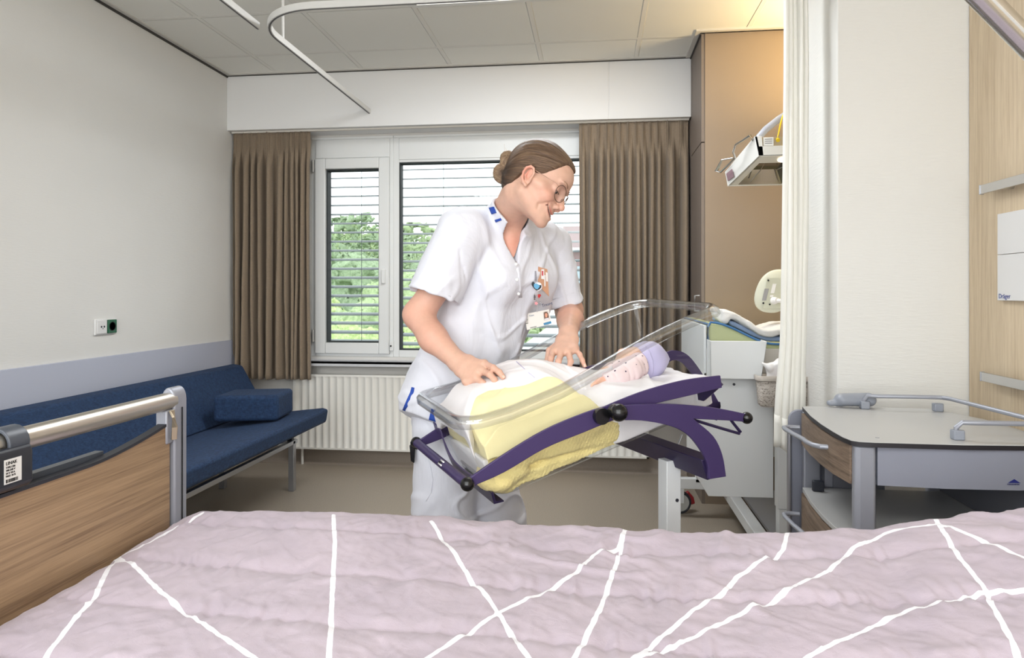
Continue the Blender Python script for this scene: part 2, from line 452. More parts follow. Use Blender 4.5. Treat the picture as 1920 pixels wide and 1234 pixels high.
# ceiling: 600 mm tiles in a white grid
t = NT('mineral_ceiling_tiles'); co = t.coords('Object'); sx = t.n('ShaderNodeSeparateXYZ'); t.l(co, sx.inputs[0])
def cell(o, off):
    f = t.math('FRACT', t.math('DIVIDE', t.math('ADD', o, off), 0.6)); return t.math('ABSOLUTE', t.math('SUBTRACT', f, 0.5))
ex, ey = cell(sx.outputs[0], 2.133 + 6), cell(sx.outputs[1], -4.05 + 12)
edge = t.math('MAXIMUM', ex, ey)
nz = t.noise(co, 420, 2); tile = t.ramp(nz, [(0.3, srgb(222, 222, 217)), (0.7, srgb(236, 236, 231))])
isbar = t.math('GREATER_THAN', edge, 0.480)
t.l(t.mix(isbar, tile, srgb(226, 225, 220)), t.b.inputs['Base Color']); t.b.inputs['Roughness'].default_value = 0.85
hgt = t.ramp(edge, [(0.474, (0, 0, 0)), (0.480, (1, 1, 1))]); t.bump(hgt, 0.9, 0.006)
M_ceil = t.m
struct(MB().box((X0 - .15, Y0 - .15, ZC), (XR + .15, YW + .3, ZC + .1)).build('ceiling', M_ceil))
struct(MB().box((X0 - .15, Y0 - .15, 0), (X0, YW + .3, ZC)).build('wall_left', M_wallL))
struct(MB().box((X0, Y0 - .15, 0), (XR + .15, Y0, ZC)).build('wall_front', M_wallC))
struct(MB().box((X1, Y0, 0), (X1 + .15, 3.05, ZC)).build('wall_right', M_wallC))
struct(MB().box((XR, 3.05, 0), (XR + .15, YW + .3, ZC)).build('wall_alcove_side', M_whitewall))
# the pier beside the bed, papered
struct(MB().box((0.885, 2.61, 0), (1.35, 3.05, ZC)).build('wall_pier', M_wallC, bevel=0.004))
struct(MB().box((1.35, 3.05, 0), (XR + .15, 3.10, ZC)).build('wall_alcove', M_whitewall))
# window wall around the opening
OX0, OX1, OZ0, OZ1 = -1.99, 0.30, 0.755, 2.305
w = MB()
w.box((X0, YW, 0), (OX0, YW + .3, ZC)).box((OX1, YW, 0), (XR + .15, YW + .3, ZC)).box((OX0, YW, 0), (OX1, YW + .3, OZ0)).box((OX0, YW, OZ1), (OX1, YW + .3, ZC))
struct(w.build('wall_back', M_whitewall))
# boxed-in pelmet over the window
p_ = MB().box((X0, YV, 2.32), (0.095, YW, ZC)).box((0.101, YV, 2.32), (0.612, YW, ZC)).box((X0, YV + .004, 2.322), (0.612, YW, ZC))
struct(p_.build('trim_1', M_white, bevel=0.0015))
# shadow gap and edge angle at the ceiling
M_gap = mat('shadow_gap_profile', (62, 60, 58), 0.7)
struct(MB().box((X0, Y0, 2.682), (X0 + .008, YV, 2.70)).box((X0, YV - .008, 2.689), (0.612, YV, 2.70)).box((.604, 3.985, 2.684), (.612, YV, 2.70)).box((.604, 3.975, 2.692), (XR, 3.985, 2.70)).build('trim_2', M_gap))
struct(MB().box((X0 + .008, Y0, 2.694), (X0 + .034, YV - .008, 2.70)).box((X0 + .034, YV - .034, 2.694), (.58, YV - .008, 2.70)).box((.578, 3.95, 2.690), (.604, YV - .008, 2.70)).box((.604, 3.948, 2.690), (XR, 3.975, 2.70)).build('trim_3', mat('edge_angle_white', (204, 202, 197), 0.6)))
# bumper board along the left wall
struct(MB().box((X0, Y0, 0.36), (X0 + .012, 4.615, 0.88)).build('trim_4', mat('lavender_grey_board', (184, 189, 206), 0.5), bevel=0.003))
# coved vinyl skirting
def cove(name, pts):
    prof = [(0, 0), (0.006, 0), (0.012, 0.01), (0.03, 0.0), (0.0, 0.0)]
    m = MB()
    for (a, b, nrm) in pts:
        a, b, nrm = np.array(a), np.array(b), np.array(nrm, float)
        sec = [(0, 0.115), (0.007, 0.115), (0.008, 0.04), (0.016, 0.018), (0.035, 0.0015), (0.045, 0.0), (0, 0)]
        A = [a + nrm * q + np.array((0, 0, z)) for q, z in sec]
        m.prism(A, None, b - a)
    return struct(m.build(name, mat('skirting_vinyl', (142, 131, 120), 0.5, bump=(300, 0.1, 0.0005), var=0.06)))
cove('baseboard_back', [((X0, YW, 0), (.612, YW, 0), (0, -1, 0))])
cove('baseboard_left', [((X0, Y0, 0), (X0, YW, 0), (1, 0, 0))])
cove('baseboard_right', [((.885, 2.61, 0), (1.35, 2.61, 0), (0, -1, 0)), ((X1, Y0, 0), (X1, 2.61, 0), (-1, 0, 0)), ((.885, 2.61, 0), (.885, 3.05, 0), (-1, 0, 0))])
# oak veneer panelling on the bed-head wall
M_oak = wood_mat('light_oak_veneer', (198, 177, 147), (221, 203, 175), scale=(6, 6, 0.22), rough=0.5, fine=2.4)
struct(MB().box((1.332, -1.2, 0.10), (1.35, 2.605, ZC)).build('wall_panel_oak', M_oak, bevel=0.001))

# ------------------------------------------------------------------ windows
def frame_rect(m, x0, x1, z0, z1, wd_, y0, y1, wb=None):
    wb = wb or wd_
    m.box((x0, y0, z0), (x0 + wd_, y1, z1)).box((x1 - wd_, y0, z0), (x1, y1, z1)).box((x0 + wd_, y0, z1 - wd_), (x1 - wd_, y1, z1)).box((x0 + wd_, y0, z0), (x1 - wd_, y1, z0 + wb)); return m
def window(n, x0, x1, sash, glass):
    gx0, gx1, gz0, gz1 = glass
    root = bpy.data.objects.new('window_%d' % n, None); sc.collection.objects.link(root); struct(root)
    root.empty_display_size = .05
    f = MB()
    f.box((x0, YW + .005, OZ0), (gx0 - (.075 if sash else .0), YW + .10, OZ1)).box((gx1 + (.075 if sash else .0), YW + .005, OZ0), (x1, YW + .10, OZ1))
    a, b = (gx0 - .075, gx1 + .075) if sash else (gx0, gx1)
    f.box((a, YW + .005, gz1 + (.075 if sash else 0)), (b, YW + .10, OZ1)).box((a, YW + .005, OZ0), (b, YW + .10, gz0 - (.078 if sash else 0)))
    f.box((a, YW - .002, 2.158 if sash else 2.135), (b, YW + .006, 2.285))
    f.box((x0 + .002, YW - .004, 2.290), (x1, YW + .006, 2.305))
    part(f.build('frame', M_frame, bevel=.003), root)
    if sash:
        s_ = frame_rect(MB(), gx0 - .075, gx1 + .075, gz0 - .078, gz1 + .075, .075, YW - .018, YW + .06, .078)
        so = part(s_.build('sash', M_frame, bevel=.006), root)
        part(MB().box((gx1 + .025, YW - .034, 1.27), (gx1 + .052, YW - .018, 1.37)).build('handle', M_frame, bevel=.004), root)
        h = MB()
        for z in (2.06, 0.86): h.tube([(gx0 - .088, YW - .014, z), (gx0 - .088, YW - .014, z + .085)], .009, 10)
        part(h.build('hinge', mat('hinge_grey', (190, 190, 188), .4, .3)), root)
        k = MB().box((gx1 + .078, YW - .016, .80), (gx1 + .106, YW + .004, .87)).build('lock', M_frame, bevel=.004); part(k, root)
        part(MB().tube([(gx1 + .09, YW - .024, .835), (gx1 + .09, YW - .012, .835)], .006, 10).build('keyhole', M_black), k)
    g = MB(); frame_rect(g, gx0 - .001, gx1 + .001, gz0 - .001, gz1 + .001, .010, YW + .012, YW + .075)
    part(g.build('gasket', M_gasket), root)
    part(MB().box((gx0 + .002, YW + .04, gz0 + .002), (gx1 - .002, YW + .046, gz1 - .002)).build('glass', M_glass, smooth=False), root)
    return root
window(1, OX0, -1.392, True, (-1.883, -1.493, 0.855, 2.079))
window(2, -1.392, OX1, False, (-1.351, 0.26, 0.805, 2.118))

# outside venetian blinds, one per window, on side rails
M_slat = mat('blind_slat_grey', (138, 150, 154), 0.45, 0.2)
def blind(x0, x1, ztop, lab, first):
    r = thing('venetian_blind', lab, 'blind', 'outside blinds behind the window panes')
    m = MB(); z = first
    while z > 0.74:
        P = []
        for k in range(7):
            a = (k / 6 - .5); yy = a * .078; zz = .0045 * (1 - (2 * a) ** 2)
            tl = R(14); P.append((yy * math.cos(tl) - zz * math.sin(tl), yy * math.sin(tl) + zz * math.cos(tl)))
        top = [(x0, YW + .175 + p[0], z + p[1]) for p in P]; bot = [(x0, YW + .175 + p[0], z + p[1] - .0022) for p in P[::-1]]
        m.prism(top + bot, None, (x1 - x0, 0, 0)); z -= .0662
    part(m.build('slats', M_slat, angle=60), r)
    ww = x1 - x0
    for q in ((.54,) if ww < .7 else (.20, .79)):
        xx = x0 + ww * q; part(MB().tube([(xx, YW + .135, .76), (xx, YW + .135, ztop)], .0022, 6).build('ladder_cord', mat('blind_cord_grey', (120, 128, 130), .6)), r)
    g = MB().box((x0 - .012, YW + .13, .76), (x0, YW + .22, ztop)).box((x1, YW + .13, .76), (x1 + .012, YW + .22, ztop)).box((x0 - .012, YW + .12, ztop), (x1 + .012, YW + .23, ztop + .1))
    part(g.build('side_rail', M_alu), r)
    rebase(r, ((x0 + x1) / 2, YW + .175, .76))
blind(-1.93, -1.445, 2.20, 'grey slatted outside blind seen through the narrow opening window on the left', 2.045)
blind(-1.40, 0.29, 2.20, 'wide grey slatted outside blind behind the nurse and the large fixed pane', 2.096)

# window sill
tag(MB().box((-2.03, 4.515, .712), (.60, YW, .735)).box((-2.03, 4.515, .696), (.60, 4.532, .735)).build('window_sill', mat('sill_grey_white', (205, 207, 212), .35), bevel=.004),
    'pale grey window sill board above the radiator', 'window sill')

# ------------------------------------------------------------------ radiator
rad = thing('radiator', 'long white panel radiator with vertical flutes under the window', 'radiator')
x0, x1, z0, z1, yf = -2.088, 0.36, 0.115, 0.636, 4.538
m = MB(); nfl = int((x1 - x0) / .0505); prof = []
for i in range(nfl):
    xa = x0 + .014 + i * (x1 - x0 - .028) / nfl; p = (x1 - x0 - .028) / nfl
    prof += [(xa, 0), (xa + p * .18, 0), (xa + p * .30, .011), (xa + p * .88, .011)]
prof += [(x1 - .014, 0)]
P = np.array([[(a, yf + b * sst(0, 1, q), z) for (z, q) in ((z0 + .012, 0), (z0 + .03, 1), (z1 - .03, 1), (z1 - .012, 0))] for a, b in prof])
m.grid(P); m.box((x0, yf, z0), (x0 + .014, yf + .056, z1)).box((x1 - .014, yf, z0), (x1, yf + .056, z1)).box((x0, yf, z1 - .012), (x1, yf + .012, z1)).box((x0, yf, z0), (x1, yf + .012, z0 + .012))
m.box((x0 + .014, yf + .02, z0 + .01), (x1 - .014, yf + .052, z1 - .014))
M_rad = mat('radiator_enamel', (238, 237, 232), .35)
part(m.build('panel', M_rad, angle=50), rad)
g = MB().box((x0, yf + .012, z1 - .006), (x1, yf + .056, z1))
part(g.build('top_grille', M_rad, bevel=.002), rad)
for xb_ in (x0 + .2, x1 - .3): part(MB().box((xb_, yf + .054, .2), (xb_ + .04, YW - .001, .55)).build('bracket', M_rad), rad)
part(MB().tube([(x0 + .05, yf + .04, z0 + .005), (x0 + .05, yf + .04, .0)], .009, 10).build('pipe', M_rad), rad)
rebase(rad, ((x0 + x1) / 2, yf, 0))

# ------------------------------------------------------------------ brown curtains
def linen(name, col, col2, sx=900):
    t = NT(name); co = t.coords('Object', (1, 1, 1)); n1 = t.noise(t.coords('Object', (900, 900, 90)), 1, 2); n2 = t.noise(t.coords('Object', (60, 60, 900)), 1, 2)
    s = t.math('ADD', t.math('MULTIPLY', n1, .5), t.math('MULTIPLY', n2, .5))
    t.l(t.ramp(s, [(.35, srgb(*col)), (.65, srgb(*col2))]), t.b.inputs['Base Color']); t.b.inputs['Roughness'].default_value = .85
    t.b.inputs['Sheen Weight'].default_value = .15; t.bump(s, .3, .0008)
    return t.m
M_linen = linen('brown_linen', (122, 107, 90), (144, 128, 109))
def curtain(xa, xb, ztop, zbot, nf, seed, lab, yc=4.455):
    rs = np.random.RandomState(seed); r = thing('curtain', lab, 'curtain', 'brown pleated curtains beside the window')
    nu, nz = nf * 22, 46
    wts = rs.uniform(.55, 1.5, nf); ed = np.concatenate([[0], np.cumsum(wts)]) / wts.sum(); amp = np.clip(wts, .6, 1.25) * .041 * rs.uniform(.8, 1.15, nf)
    ph = rs.uniform(-.4, .4, nf)
    P = np.zeros((nu, nz, 3))
    for j in range(nz):
        q = j / (nz - 1); z = ztop + (zbot - ztop) * q
        for i in range(nu):
            u = i / (nu - 1); k = min(nf - 1, int(np.searchsorted(ed, u, side='right') - 1)); f = (u - ed[k]) / (ed[k + 1] - ed[k])
            top = 1 - sst(.055, .15, q)                                   # stitched triple pleats near the heading
            w_ = math.sin(2 * math.pi * f) ; w_ = math.copysign(abs(w_) ** .75, w_)
            open_ = amp[k] * w_ * (.85 + .3 * q + .12 * math.sin(5 * q + ph[k] * 9))
            fl = math.exp(-((f - .5) / .17) ** 2)
            pin = -.034 * fl * (.62 + .38 * math.cos(6 * math.pi * (f - .5) / .40)) + .012
            y = yc + open_ * (1 - top) + pin * top * (.6 + .4 * sst(0, .03, q))
            drift = .010 * math.sin(3.1 * q + k * 1.7) * q + .012 * (f - .5) * math.sin(9 * f)
            x = xa + (xb - xa) * (u + .0) + drift
            P[i, j] = (x, y, z)
    P[:, :, 1] += .004 * fbm(P[:, :, 0] * 30, P[:, :, 2] * 4, seed)
    part(MB().grid(P).build('drape', M_linen, solid=.0018, angle=0), r)
    hem = MB()
    rebase(r, ((xa + xb) / 2, yc, zbot)); return r
curtain(-2.492, -1.932, 2.315, .612, 11, 3, 'brown linen curtain gathered to the left of the window above the sofa end')
curtain(-.093, .600, 2.315, .45, 13, 9, 'brown linen curtain drawn in beside the taupe wardrobe right of the window')
crl = tag(MB().box((-2.49, 4.442, 2.310), (.605, 4.462, 2.3205)).build('curtain_rail', mat('rail_cream', (214, 210, 202), .5)), 'slim cream curtain rail fixed beneath the window pelmet', 'curtain rail')

# ------------------------------------------------------------------ ceiling tracks for the privacy curtains
def track(name, pts, lab, drops):
    r = thing(name, lab, 'ceiling track', 'white suspended curtain tracks')
    prof = [(-.009, 0), (.009, 0), (.009, .030), (-.009, .030)]
    part(MB().sweep(pts, prof).build('rail', M_rail, bevel=.0015), r)
    part(MB().sweep([(p[0], p[1], p[2] - .0015) for p in pts], [(-.0035, 0), (.0035, 0), (.0035, .002), (-.0035, .002)]).build('slot', mat('slot_grey', (96, 96, 96), .6)), r)
    for x, y in drops: part(MB().tube([(x, y, 2.434), (x, y, 2.70)], .007, 12).build('hanger', M_rail), r)
    rebase(r, pts[0]); return r
ZT = 2.406
arc = [(-1.18 - .31 * math.cos(a), 3.06 - .31 * math.sin(a), ZT) for a in np.linspace(0, math.pi / 2, 14)]
track('curtain_track', [(-1.49, 4.40, ZT), (-1.49, 3.6, ZT)] + arc + [(-.4, 2.75, ZT), (.4, 2.75, ZT), (.88, 2.75, ZT)], 'white curved curtain track running from the pelmet round to the pier', [(-1.487, 3.12), (.35, 2.75)])
track('curtain_track', [(-1.515, 2.93, ZT), (-1.52, 1.2, ZT), (-1.52, -1.5, ZT)], 'straight white curtain track meeting the curve and passing over the sofa side', [(-1.52, .4)])

# ------------------------------------------------------------------ privacy curtain by the pier
def gathered(xa, xb, yc, ztop, zbot, nf, seed, lab):
    rs = np.random.RandomState(seed); r = thing('privacy_curtain', lab, 'curtain')
    nu, nz = nf * 26, 60; P = np.zeros((nu, nz, 3)); am = rs.uniform(.018, .034, nf); ph = rs.uniform(0, 6, nf)
    for j in range(nz):
        q = j / (nz - 1); z = ztop + (zbot - ztop) * q
        for i in range(nu):
            f = i / (nu - 1) * nf; k = min(nf - 1, int(f)); a = f - k
            y = yc + am[k] * math.sin(2 * math.pi * a) * (1 + .25 * math.sin(4 * q + ph[k])) + .010 * math.sin(3 * q + .9 * k)
            x = xa + (xb - xa) * i / (nu - 1) + .012 * math.sin(2 * math.pi * a + 1.1) * (.6 + .5 * q) + .012 * math.sin(2.4 * q + 1) - .02 * sst(.75, .95, q) * (1 - i / (nu - 1))
            zz = z + .035 * q * (1 - i / nu) ** 1.5 + (.004 * math.sin(9 * f) if j == nz - 1 else 0)
            P[i, j] = (x, y, zz)
    P[:, :, 1] += .006 * fbm(P[:, :, 0] * 14, P[:, :, 2] * 3, seed)
    t = NT('cream_cotton'); t.b.inputs['Base Color'].default_value = srgb(236, 235, 228); t.b.inputs['Roughness'].default_value = .8
    t.b.inputs['Sheen Weight'].default_value = .2; t.bump(t.noise(t.coords('Object', (500, 500, 500)), 1, 2), .08, .0004)
    part(MB().grid(P).build('drape', t.m, solid=.0015, angle=0), r)
    part(MB().grid(P[:, -5:, :] + np.array([0, -.0015, 0])).build('hem', t.m, solid=.003, angle=0), r)
    g = MB()
    for i in range(6): xx = xa + .008 + (xb - xa - .016) * i / 5; g.box((xx - .003, yc - .003, ztop - .004), (xx + .003, yc + .003, ZT + .001))
    part(g.build('runners', M_white), r)
    rebase(r, ((xa + xb) / 2, yc, zbot))
gathered(.722, .804, 2.75, 2.39, .585, 5, 5, 'long off-white cotton curtain gathered against the papered pier')

# ------------------------------------------------------------------ fitted wardrobe
wr = thing('wardrobe', 'floor to ceiling taupe wardrobe between the window and the changing alcove', 'wardrobe')
part(MB().box((.632, 3.99, 0), (XR - .01, YW - .01, 2.69)).build('body', M_taupe, bevel=.001), wr)
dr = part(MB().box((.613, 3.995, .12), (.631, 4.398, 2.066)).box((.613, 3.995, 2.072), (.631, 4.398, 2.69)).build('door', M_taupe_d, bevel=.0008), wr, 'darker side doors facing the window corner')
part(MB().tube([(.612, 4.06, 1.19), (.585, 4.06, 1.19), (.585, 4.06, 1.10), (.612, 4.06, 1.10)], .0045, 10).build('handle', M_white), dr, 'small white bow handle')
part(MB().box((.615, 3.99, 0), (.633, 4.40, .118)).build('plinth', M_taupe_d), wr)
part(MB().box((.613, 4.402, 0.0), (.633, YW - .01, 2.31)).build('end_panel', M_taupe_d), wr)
rebase(wr, (1.0, 4.0, 0))

# ------------------------------------------------------------------ double socket on the left wall
sk = thing('wall_socket', 'double wall socket with a white half and a green half on the left wall', 'socket')
part(MB().box((-2.5, 3.143, .992), (-2.488, 3.297, 1.074)).build('surround', M_white, bevel=.004), sk)
wp = part(MB().box((-2.488, 3.150, .998), (-2.482, 3.219, 1.068)).build('white_outlet', M_white, bevel=.003), sk)
part(MB().tube([(-2.4815, 3.178, 1.034), (-2.4812, 3.178, 1.034)], .0055, 10).tube([(-2.4815, 3.198, 1.034), (-2.4812, 3.198, 1.034)], .0055, 10).tube([(-2.4815, 3.188, 1.024), (-2.4812, 3.188, 1.024)], .003, 8).build('pin_hole', M_dark), wp)
M_grn = mat('socket_green', (20, 92, 62), .3)
gp = part(MB().box((-2.488, 3.224, .998), (-2.482, 3.292, 1.068)).build('green_outlet', M_grn, bevel=.003), sk, 'green outlet')
part(MB().lathe([(.0, -.002), (.021, -.002), (.021, .0008), (.0245, .0012), (.0245, 0)], (-2.482, 3.258, 1.033), (1, 0, 0), 28).build('recess', mat('socket_green_deep', (6, 38, 24), .4)), gp)
rebase(sk, (-2.5, 3.22, .992))

# ------------------------------------------------------------------ added ceiling fill lamps, out of view, two behind the camera
for i, (x, y, a, b) in enumerate(((-1.25, -.9, .6, .6), (.35, -.9, .6, .6), (-.336, 3.15, .6, .3))):
    r = thing('ceiling_light', ['square recessed ceiling light behind the camera on the sofa side', 'square recessed ceiling light behind the camera on the bed-head side', 'oblong recessed ceiling light between the nurse and the window'][i], 'ceiling light', 'recessed ceiling lights')
    f = MB().box((x - a, y - b, 2.690), (x + a, y - b + .03, 2.70)).box((x - a, y + b - .03, 2.690), (x + a, y + b, 2.70)).box((x - a, y - b + .03, 2.690), (x - a + .03, y + b - .03, 2.70)).box((x + a - .03, y - b + .03, 2.690), (x + a, y + b - .03, 2.70))
    part(f.build('frame', M_rail), r)
    part(MB().box((x - a + .03, y - b + .03, 2.692), (x + a - .03, y + b - .03, 2.697)).build('diffuser', mat('lit_diffuser', (255, 252, 246), .5, emit=1.2)), r)
    rebase(r, (x, y, 2.69))
cw = bpy.data.objects.new('window_3', None); sc.collection.objects.link(cw); struct(cw)  # glowing panel added on the unseen front wall as a softbox
part(frame_rect(MB(), -2.3, 1.2, .65, 2.45, .05, -2.2, -2.15).build('frame', M_frame, bevel=.003), cw)
part(MB().box((-2.25, -2.17, .70), (1.15, -2.165, 2.40)).build('lit_pane', mat('lit_corridor_glazing', (250, 250, 246), .4, emit=1.0)), cw)
al = thing('wall_light', 'warm uplighter on the alcove side wall out of sight behind the curtain', 'wall light')
part(MB().box((1.24, 3.38, 2.07), (1.72, 3.62, 2.10)).build('shelf', M_white, bevel=.003), al)
part(MB().box((1.6, 3.46, 2.03), (2.40, 3.54, 2.07)).build('bracket', M_white), al)
rebase(al, (2.40, 3.50, 2.03))

# ------------------------------------------------------------------ bed-head wall: medical rails and panel
def wall_rail(z0, lab, yend):
    r = thing('medical_rail', lab, 'rail', 'steel medical rails on the oak panelling')
    part(MB().box((1.292, -.6, z0), (1.302, yend, z0 + .030)).build('bar', M_steel, bevel=.001), r)
    for y in (yend - .11, yend - .9): part(MB().tube([(1.302, y, z0 + .012), (1.332, y, z0 + .012)], .012, 14).build('standoff', M_steel), r)
    part(MB().box((1.290, yend, z0 - .001), (1.304, yend + .003, z0 + .031)).build('end_cap', M_alu), r)
    rebase(r, (1.332, yend, z0))
wall_rail(1.540, 'upper steel medical rail above the white wall unit', 2.46)
wall_rail(.912, 'lower steel medical rail below the white wall unit', 2.455)
wu = thing('wall_unit', 'white flat wall unit with blue lettering on the oak panelling', 'wall unit')
part(MB().box((1.316, -.3, 1.333), (1.332, 2.405, 1.466)).build('upper_panel', M_white, bevel=.001), wu)
part(MB().box((1.316, -.3, 1.183), (1.332, 2.405, 1.3315)).build('lower_panel', M_white, bevel=.001), wu)
part(text('lettering', 'Dr\u00e4ger', .022, (1.3155, 2.397, 1.190), (0, -1, 0), (0, 0, 1), mat('print_blue', (32, 58, 140), .5)), wu, 'blue lettering')
rebase(wu, (1.332, 2.4, 1.18))

# ------------------------------------------------------------------ outside: building and trees
M_brick = mat('mauve_brick', (150, 128, 128), .8, var=.06)
bd = thing('building', 'pale mauve brick hospital wing with rows of windows seen through the blind', 'building')
part(MB().box((-1.75, 34, -9), (22, 46, 3.3)).box((-1.6, 36, 3.3), (16, 44, 4.7)).build('wall', M_brick), bd)
for fz in (-3.0, -1.45, .1, 1.65):
    for k in range(4):
        xx = -1.35 + k * 1.5
        wn = part(MB().box((xx, 33.9, fz), (xx + .75, 34.0, fz + .85)).build('window', mat('far_glass', (170, 190, 200), .5)), bd)
        part(MB().box((xx + .35, 33.86, fz), (xx + .40, 33.9, fz + .85)).build('mullion', M_white), wn)
part(MB().box((-1.95, 33.7, 3.3), (22, 46, 3.42)).build('roof_edge', mat('far_trim', (190, 185, 186), .7)), bd)
rebase(bd, (8, 34, -9))
an = thing('annexe', 'low white glazed annexe beside the mauve brick wing', 'building')
part(MB().box((-2.6, 24, -9), (-1.5, 30, -.9)).build('wall', M_frame), an)
part(MB().box((-2.55, 23.9, -4.2), (-1.55, 24, -1.3)).build('glazing', mat('annexe_glass', (150, 205, 225), .2)), an)
part(MB().prism([(-2.8, 23.6, -.9), (-1.3, 23.6, -.9), (-2.0, 23.6, -.3)], None, (0, 6.6, 0)).build('roof', M_white), an); rebase(an, (-2, 24, -9))
struct(MB().box((-60, 9, -9.3), (60, 120, -9)).build('ground', mat('lawn', (96, 120, 70), .9, var=.2)))
def leafmat(name, a, b):
    t = NT(name); n = t.noise(t.coords('Object'), 4.5, 6, .8); t.l(t.ramp(n, [(.36, srgb(*a)), (.62, srgb(*b))]), t.b.inputs['Base Color']); t.b.inputs['Roughness'].default_value = .8
    t.b.inputs['Specular IOR Level'].default_value = 0.2; return t.m
LM = [leafmat('foliage_deep', (126, 148, 116), (170, 190, 154)), leafmat('foliage_mid', (138, 162, 116), (184, 202, 156)), leafmat('foliage_light', (150, 174, 108), (202, 216, 160))]  # leaf tones lightened: haze in the view is painted into the colour
M_bark = mat('bark', (84, 72, 60), .9)
def tree(x, y, zt, rad_, kind, lab, seed):
    rs = np.random.RandomState(seed); r = thing('tree', lab, 'tree', 'trees outside the window')
    n = 15; lo = np.array((x - rad_ * 1.35, y - rad_ * 1.35, zt - rad_ * 2.4)); hi = np.array((x + rad_ * 1.35, y + rad_ * 1.35, zt + rad_ * .3))
    h = rad_ / 20; v = Vol(lo, hi, h)
    for k in range(n):
        a = rs.uniform(0, 6.28); e = rs.uniform(-.75, .75); rr = rad_ * rs.uniform(.25, .62)
        v.ell((x + rr * math.cos(a), y + rr * math.sin(a), zt - rad_ * 1.0 + e * rad_ * .75 - rr * .2), rad_ * rs.uniform(.28, .5) * np.array((1, 1, .8)), .15 * rad_)
    v.ell((x, y, zt - rad_ * .95), rad_ * np.array((.6, .6, .75)), .15 * rad_)
    v.warp(lambda X, Y, Z: .10 * rad_ * fbm(X * 5 / rad_, Y * 5 / rad_, Z * 5 / rad_, 3) + .06 * rad_ * vnoise(X * 18 / rad_, Y * 18 / rad_, Z * 18 / rad_))
    V, Fq = v.mesh(); part(np_mesh('crown', [(V, Fq)], LM[kind], smooth_it=0), r)
    part(MB().tube([(x, y, -9), (x + .1, y, -4), (x, y, zt - rad_)], [.35, .28, .16], 10).build('trunk', M_bark), r)
    rebase(r, (x, y, -9))
TL = ['dark green', 'mid green', 'pale yellow-green']
for i, (px, y, pz, rad_, kind, where) in enumerate([
        (620, 86, 436, 6.4, 0, 'tall behind the left side of the narrow window'), (672, 62, 462, 4.4, 0, 'in the middle of the narrow window'),
        (716, 110, 455, 8.0, 1, 'behind the post between the two windows'), (603, 44, 545, 3.0, 2, 'low behind the left edge of the narrow window'),
        (650, 27, 590, 1.7, 2, 'lowest and nearest in the narrow window'), (700, 35, 545, 2.3, 1, 'near behind the right edge of the narrow window'),
        (765, 52, 490, 3.6, 1, 'behind the left edge of the large pane'), (800, 29, 585, 1.7, 2, 'low behind the nurse in the large pane'),
        (762, 21, 628, 1.1, 2, 'lowest at the left of the large pane'), (850, 74, 470, 5.0, 0, 'far behind the nurse in the large pane'),
        (535, 74, 450, 4.6, 1, 'behind the left brown curtain'), (1008, 20, 672, .8, 0, 'small below the low white annexe'),
        (655, 150, 470, 11, 1, 'in the distance behind the narrow window'), (770, 185, 478, 12, 0, 'in the distance behind the large pane'), (905, 225, 492, 15, 1, 'in the distance beyond the nurse')]):
    p = onp(px, pz, y=y); tree(p[0], y, p[2], rad_, kind, '%s leafy tree %s' % (TL[kind], where), 20 + i)
# ================================================================== FURNITURE
# ------------------------------------------------------------------ blue sofa
def fabric(name, a, b, sc_=700):
    t = NT(name); n1 = t.noise(t.coords('Object', (sc_, sc_, sc_ * .12)), 1, 2); n2 = t.noise(t.coords('Object', (sc_ * .12, sc_ * .12, sc_)), 1, 2)
    n3 = t.noise(t.coords('Object', (60, 60, 60)), 1, 3)
    s = t.math('ADD', t.math('ADD', t.math('MULTIPLY', n1, .35), t.math('MULTIPLY', n2, .35)), t.math('MULTIPLY', n3, .3))
    t.l(t.ramp(s, [(.36, srgb(*a)), (.64, srgb(*b))]), t.b.inputs['Base Color']); t.b.inputs['Roughness'].default_value = .9; t.bump(s, .4, .001); return t.m
M_blue = fabric('blue_melange', (14, 32, 60), (36, 64, 102), 420)
sofa = thing('sofa', 'dark blue sofa bench on a grey steel frame along the left wall', 'sofa')
def slab(sec, y0, y1):
    return MB().prism([(a, y0, b) for a, b in sec], None, (0, y1 - y0, 0))
part(slab([(-1.628, .487), (-1.64, .408), (-1.665, .400), (-2.30, .345), (-2.305, .42), (-1.66, .495)], 1.95, 4.04).build('seat', M_blue, bevel=.014, seg=3), sofa)
part(slab([(-2.215, .455), (-2.145, .438), (-2.315, .725), (-2.385, .735)], 1.95, 4.27).build('backrest', M_blue, bevel=.014, seg=3), sofa)
fr_ = MB()
fr_.box((-1.835, 1.98, .285), (-1.805, 3.985, .31)).box((-2.285, 1.98, .285), (-2.255, 3.985, .31)); part(fr_.build('side_rail', M_alu, bevel=.002), sofa)
for yy in (3.93, 2.1):
    part(MB().box((-2.255, yy, .29), (-1.805, yy + .025, .305)).build('cross_bar', M_alu), sofa)
    part(MB().prism([(-1.835, yy, .30), (-1.75, yy, .40), (-1.77, yy, .40), (-1.85, yy, .31)], None, (0, .025, 0)).box((-1.845, yy, .30), (-1.815, yy + .025, .395)).build('seat_bracket', M_dark), sofa)
for x, y in ((-1.842, 3.935), (-1.842, 2.1), (-2.29, 3.935), (-2.29, 2.1)): part(MB().box((x, y, 0), (x + .035, y + .035, .300)).build('leg', M_alu, bevel=.002), sofa)
rebase(sofa, (-2.05, 3.0, 0))
bo = tag(MB().prism([(-2.10, 3.545, .487), (-1.757, 3.625, .487), (-1.797, 3.91, .487), (-2.13, 3.83, .487)], None, (0, 0, .146)).build('bolster', M_blue, bevel=.022, seg=4), 'dark blue block bolster lying across the far end of the sofa seat', 'cushion')
bo.rotation_euler = (0, 0, 0)

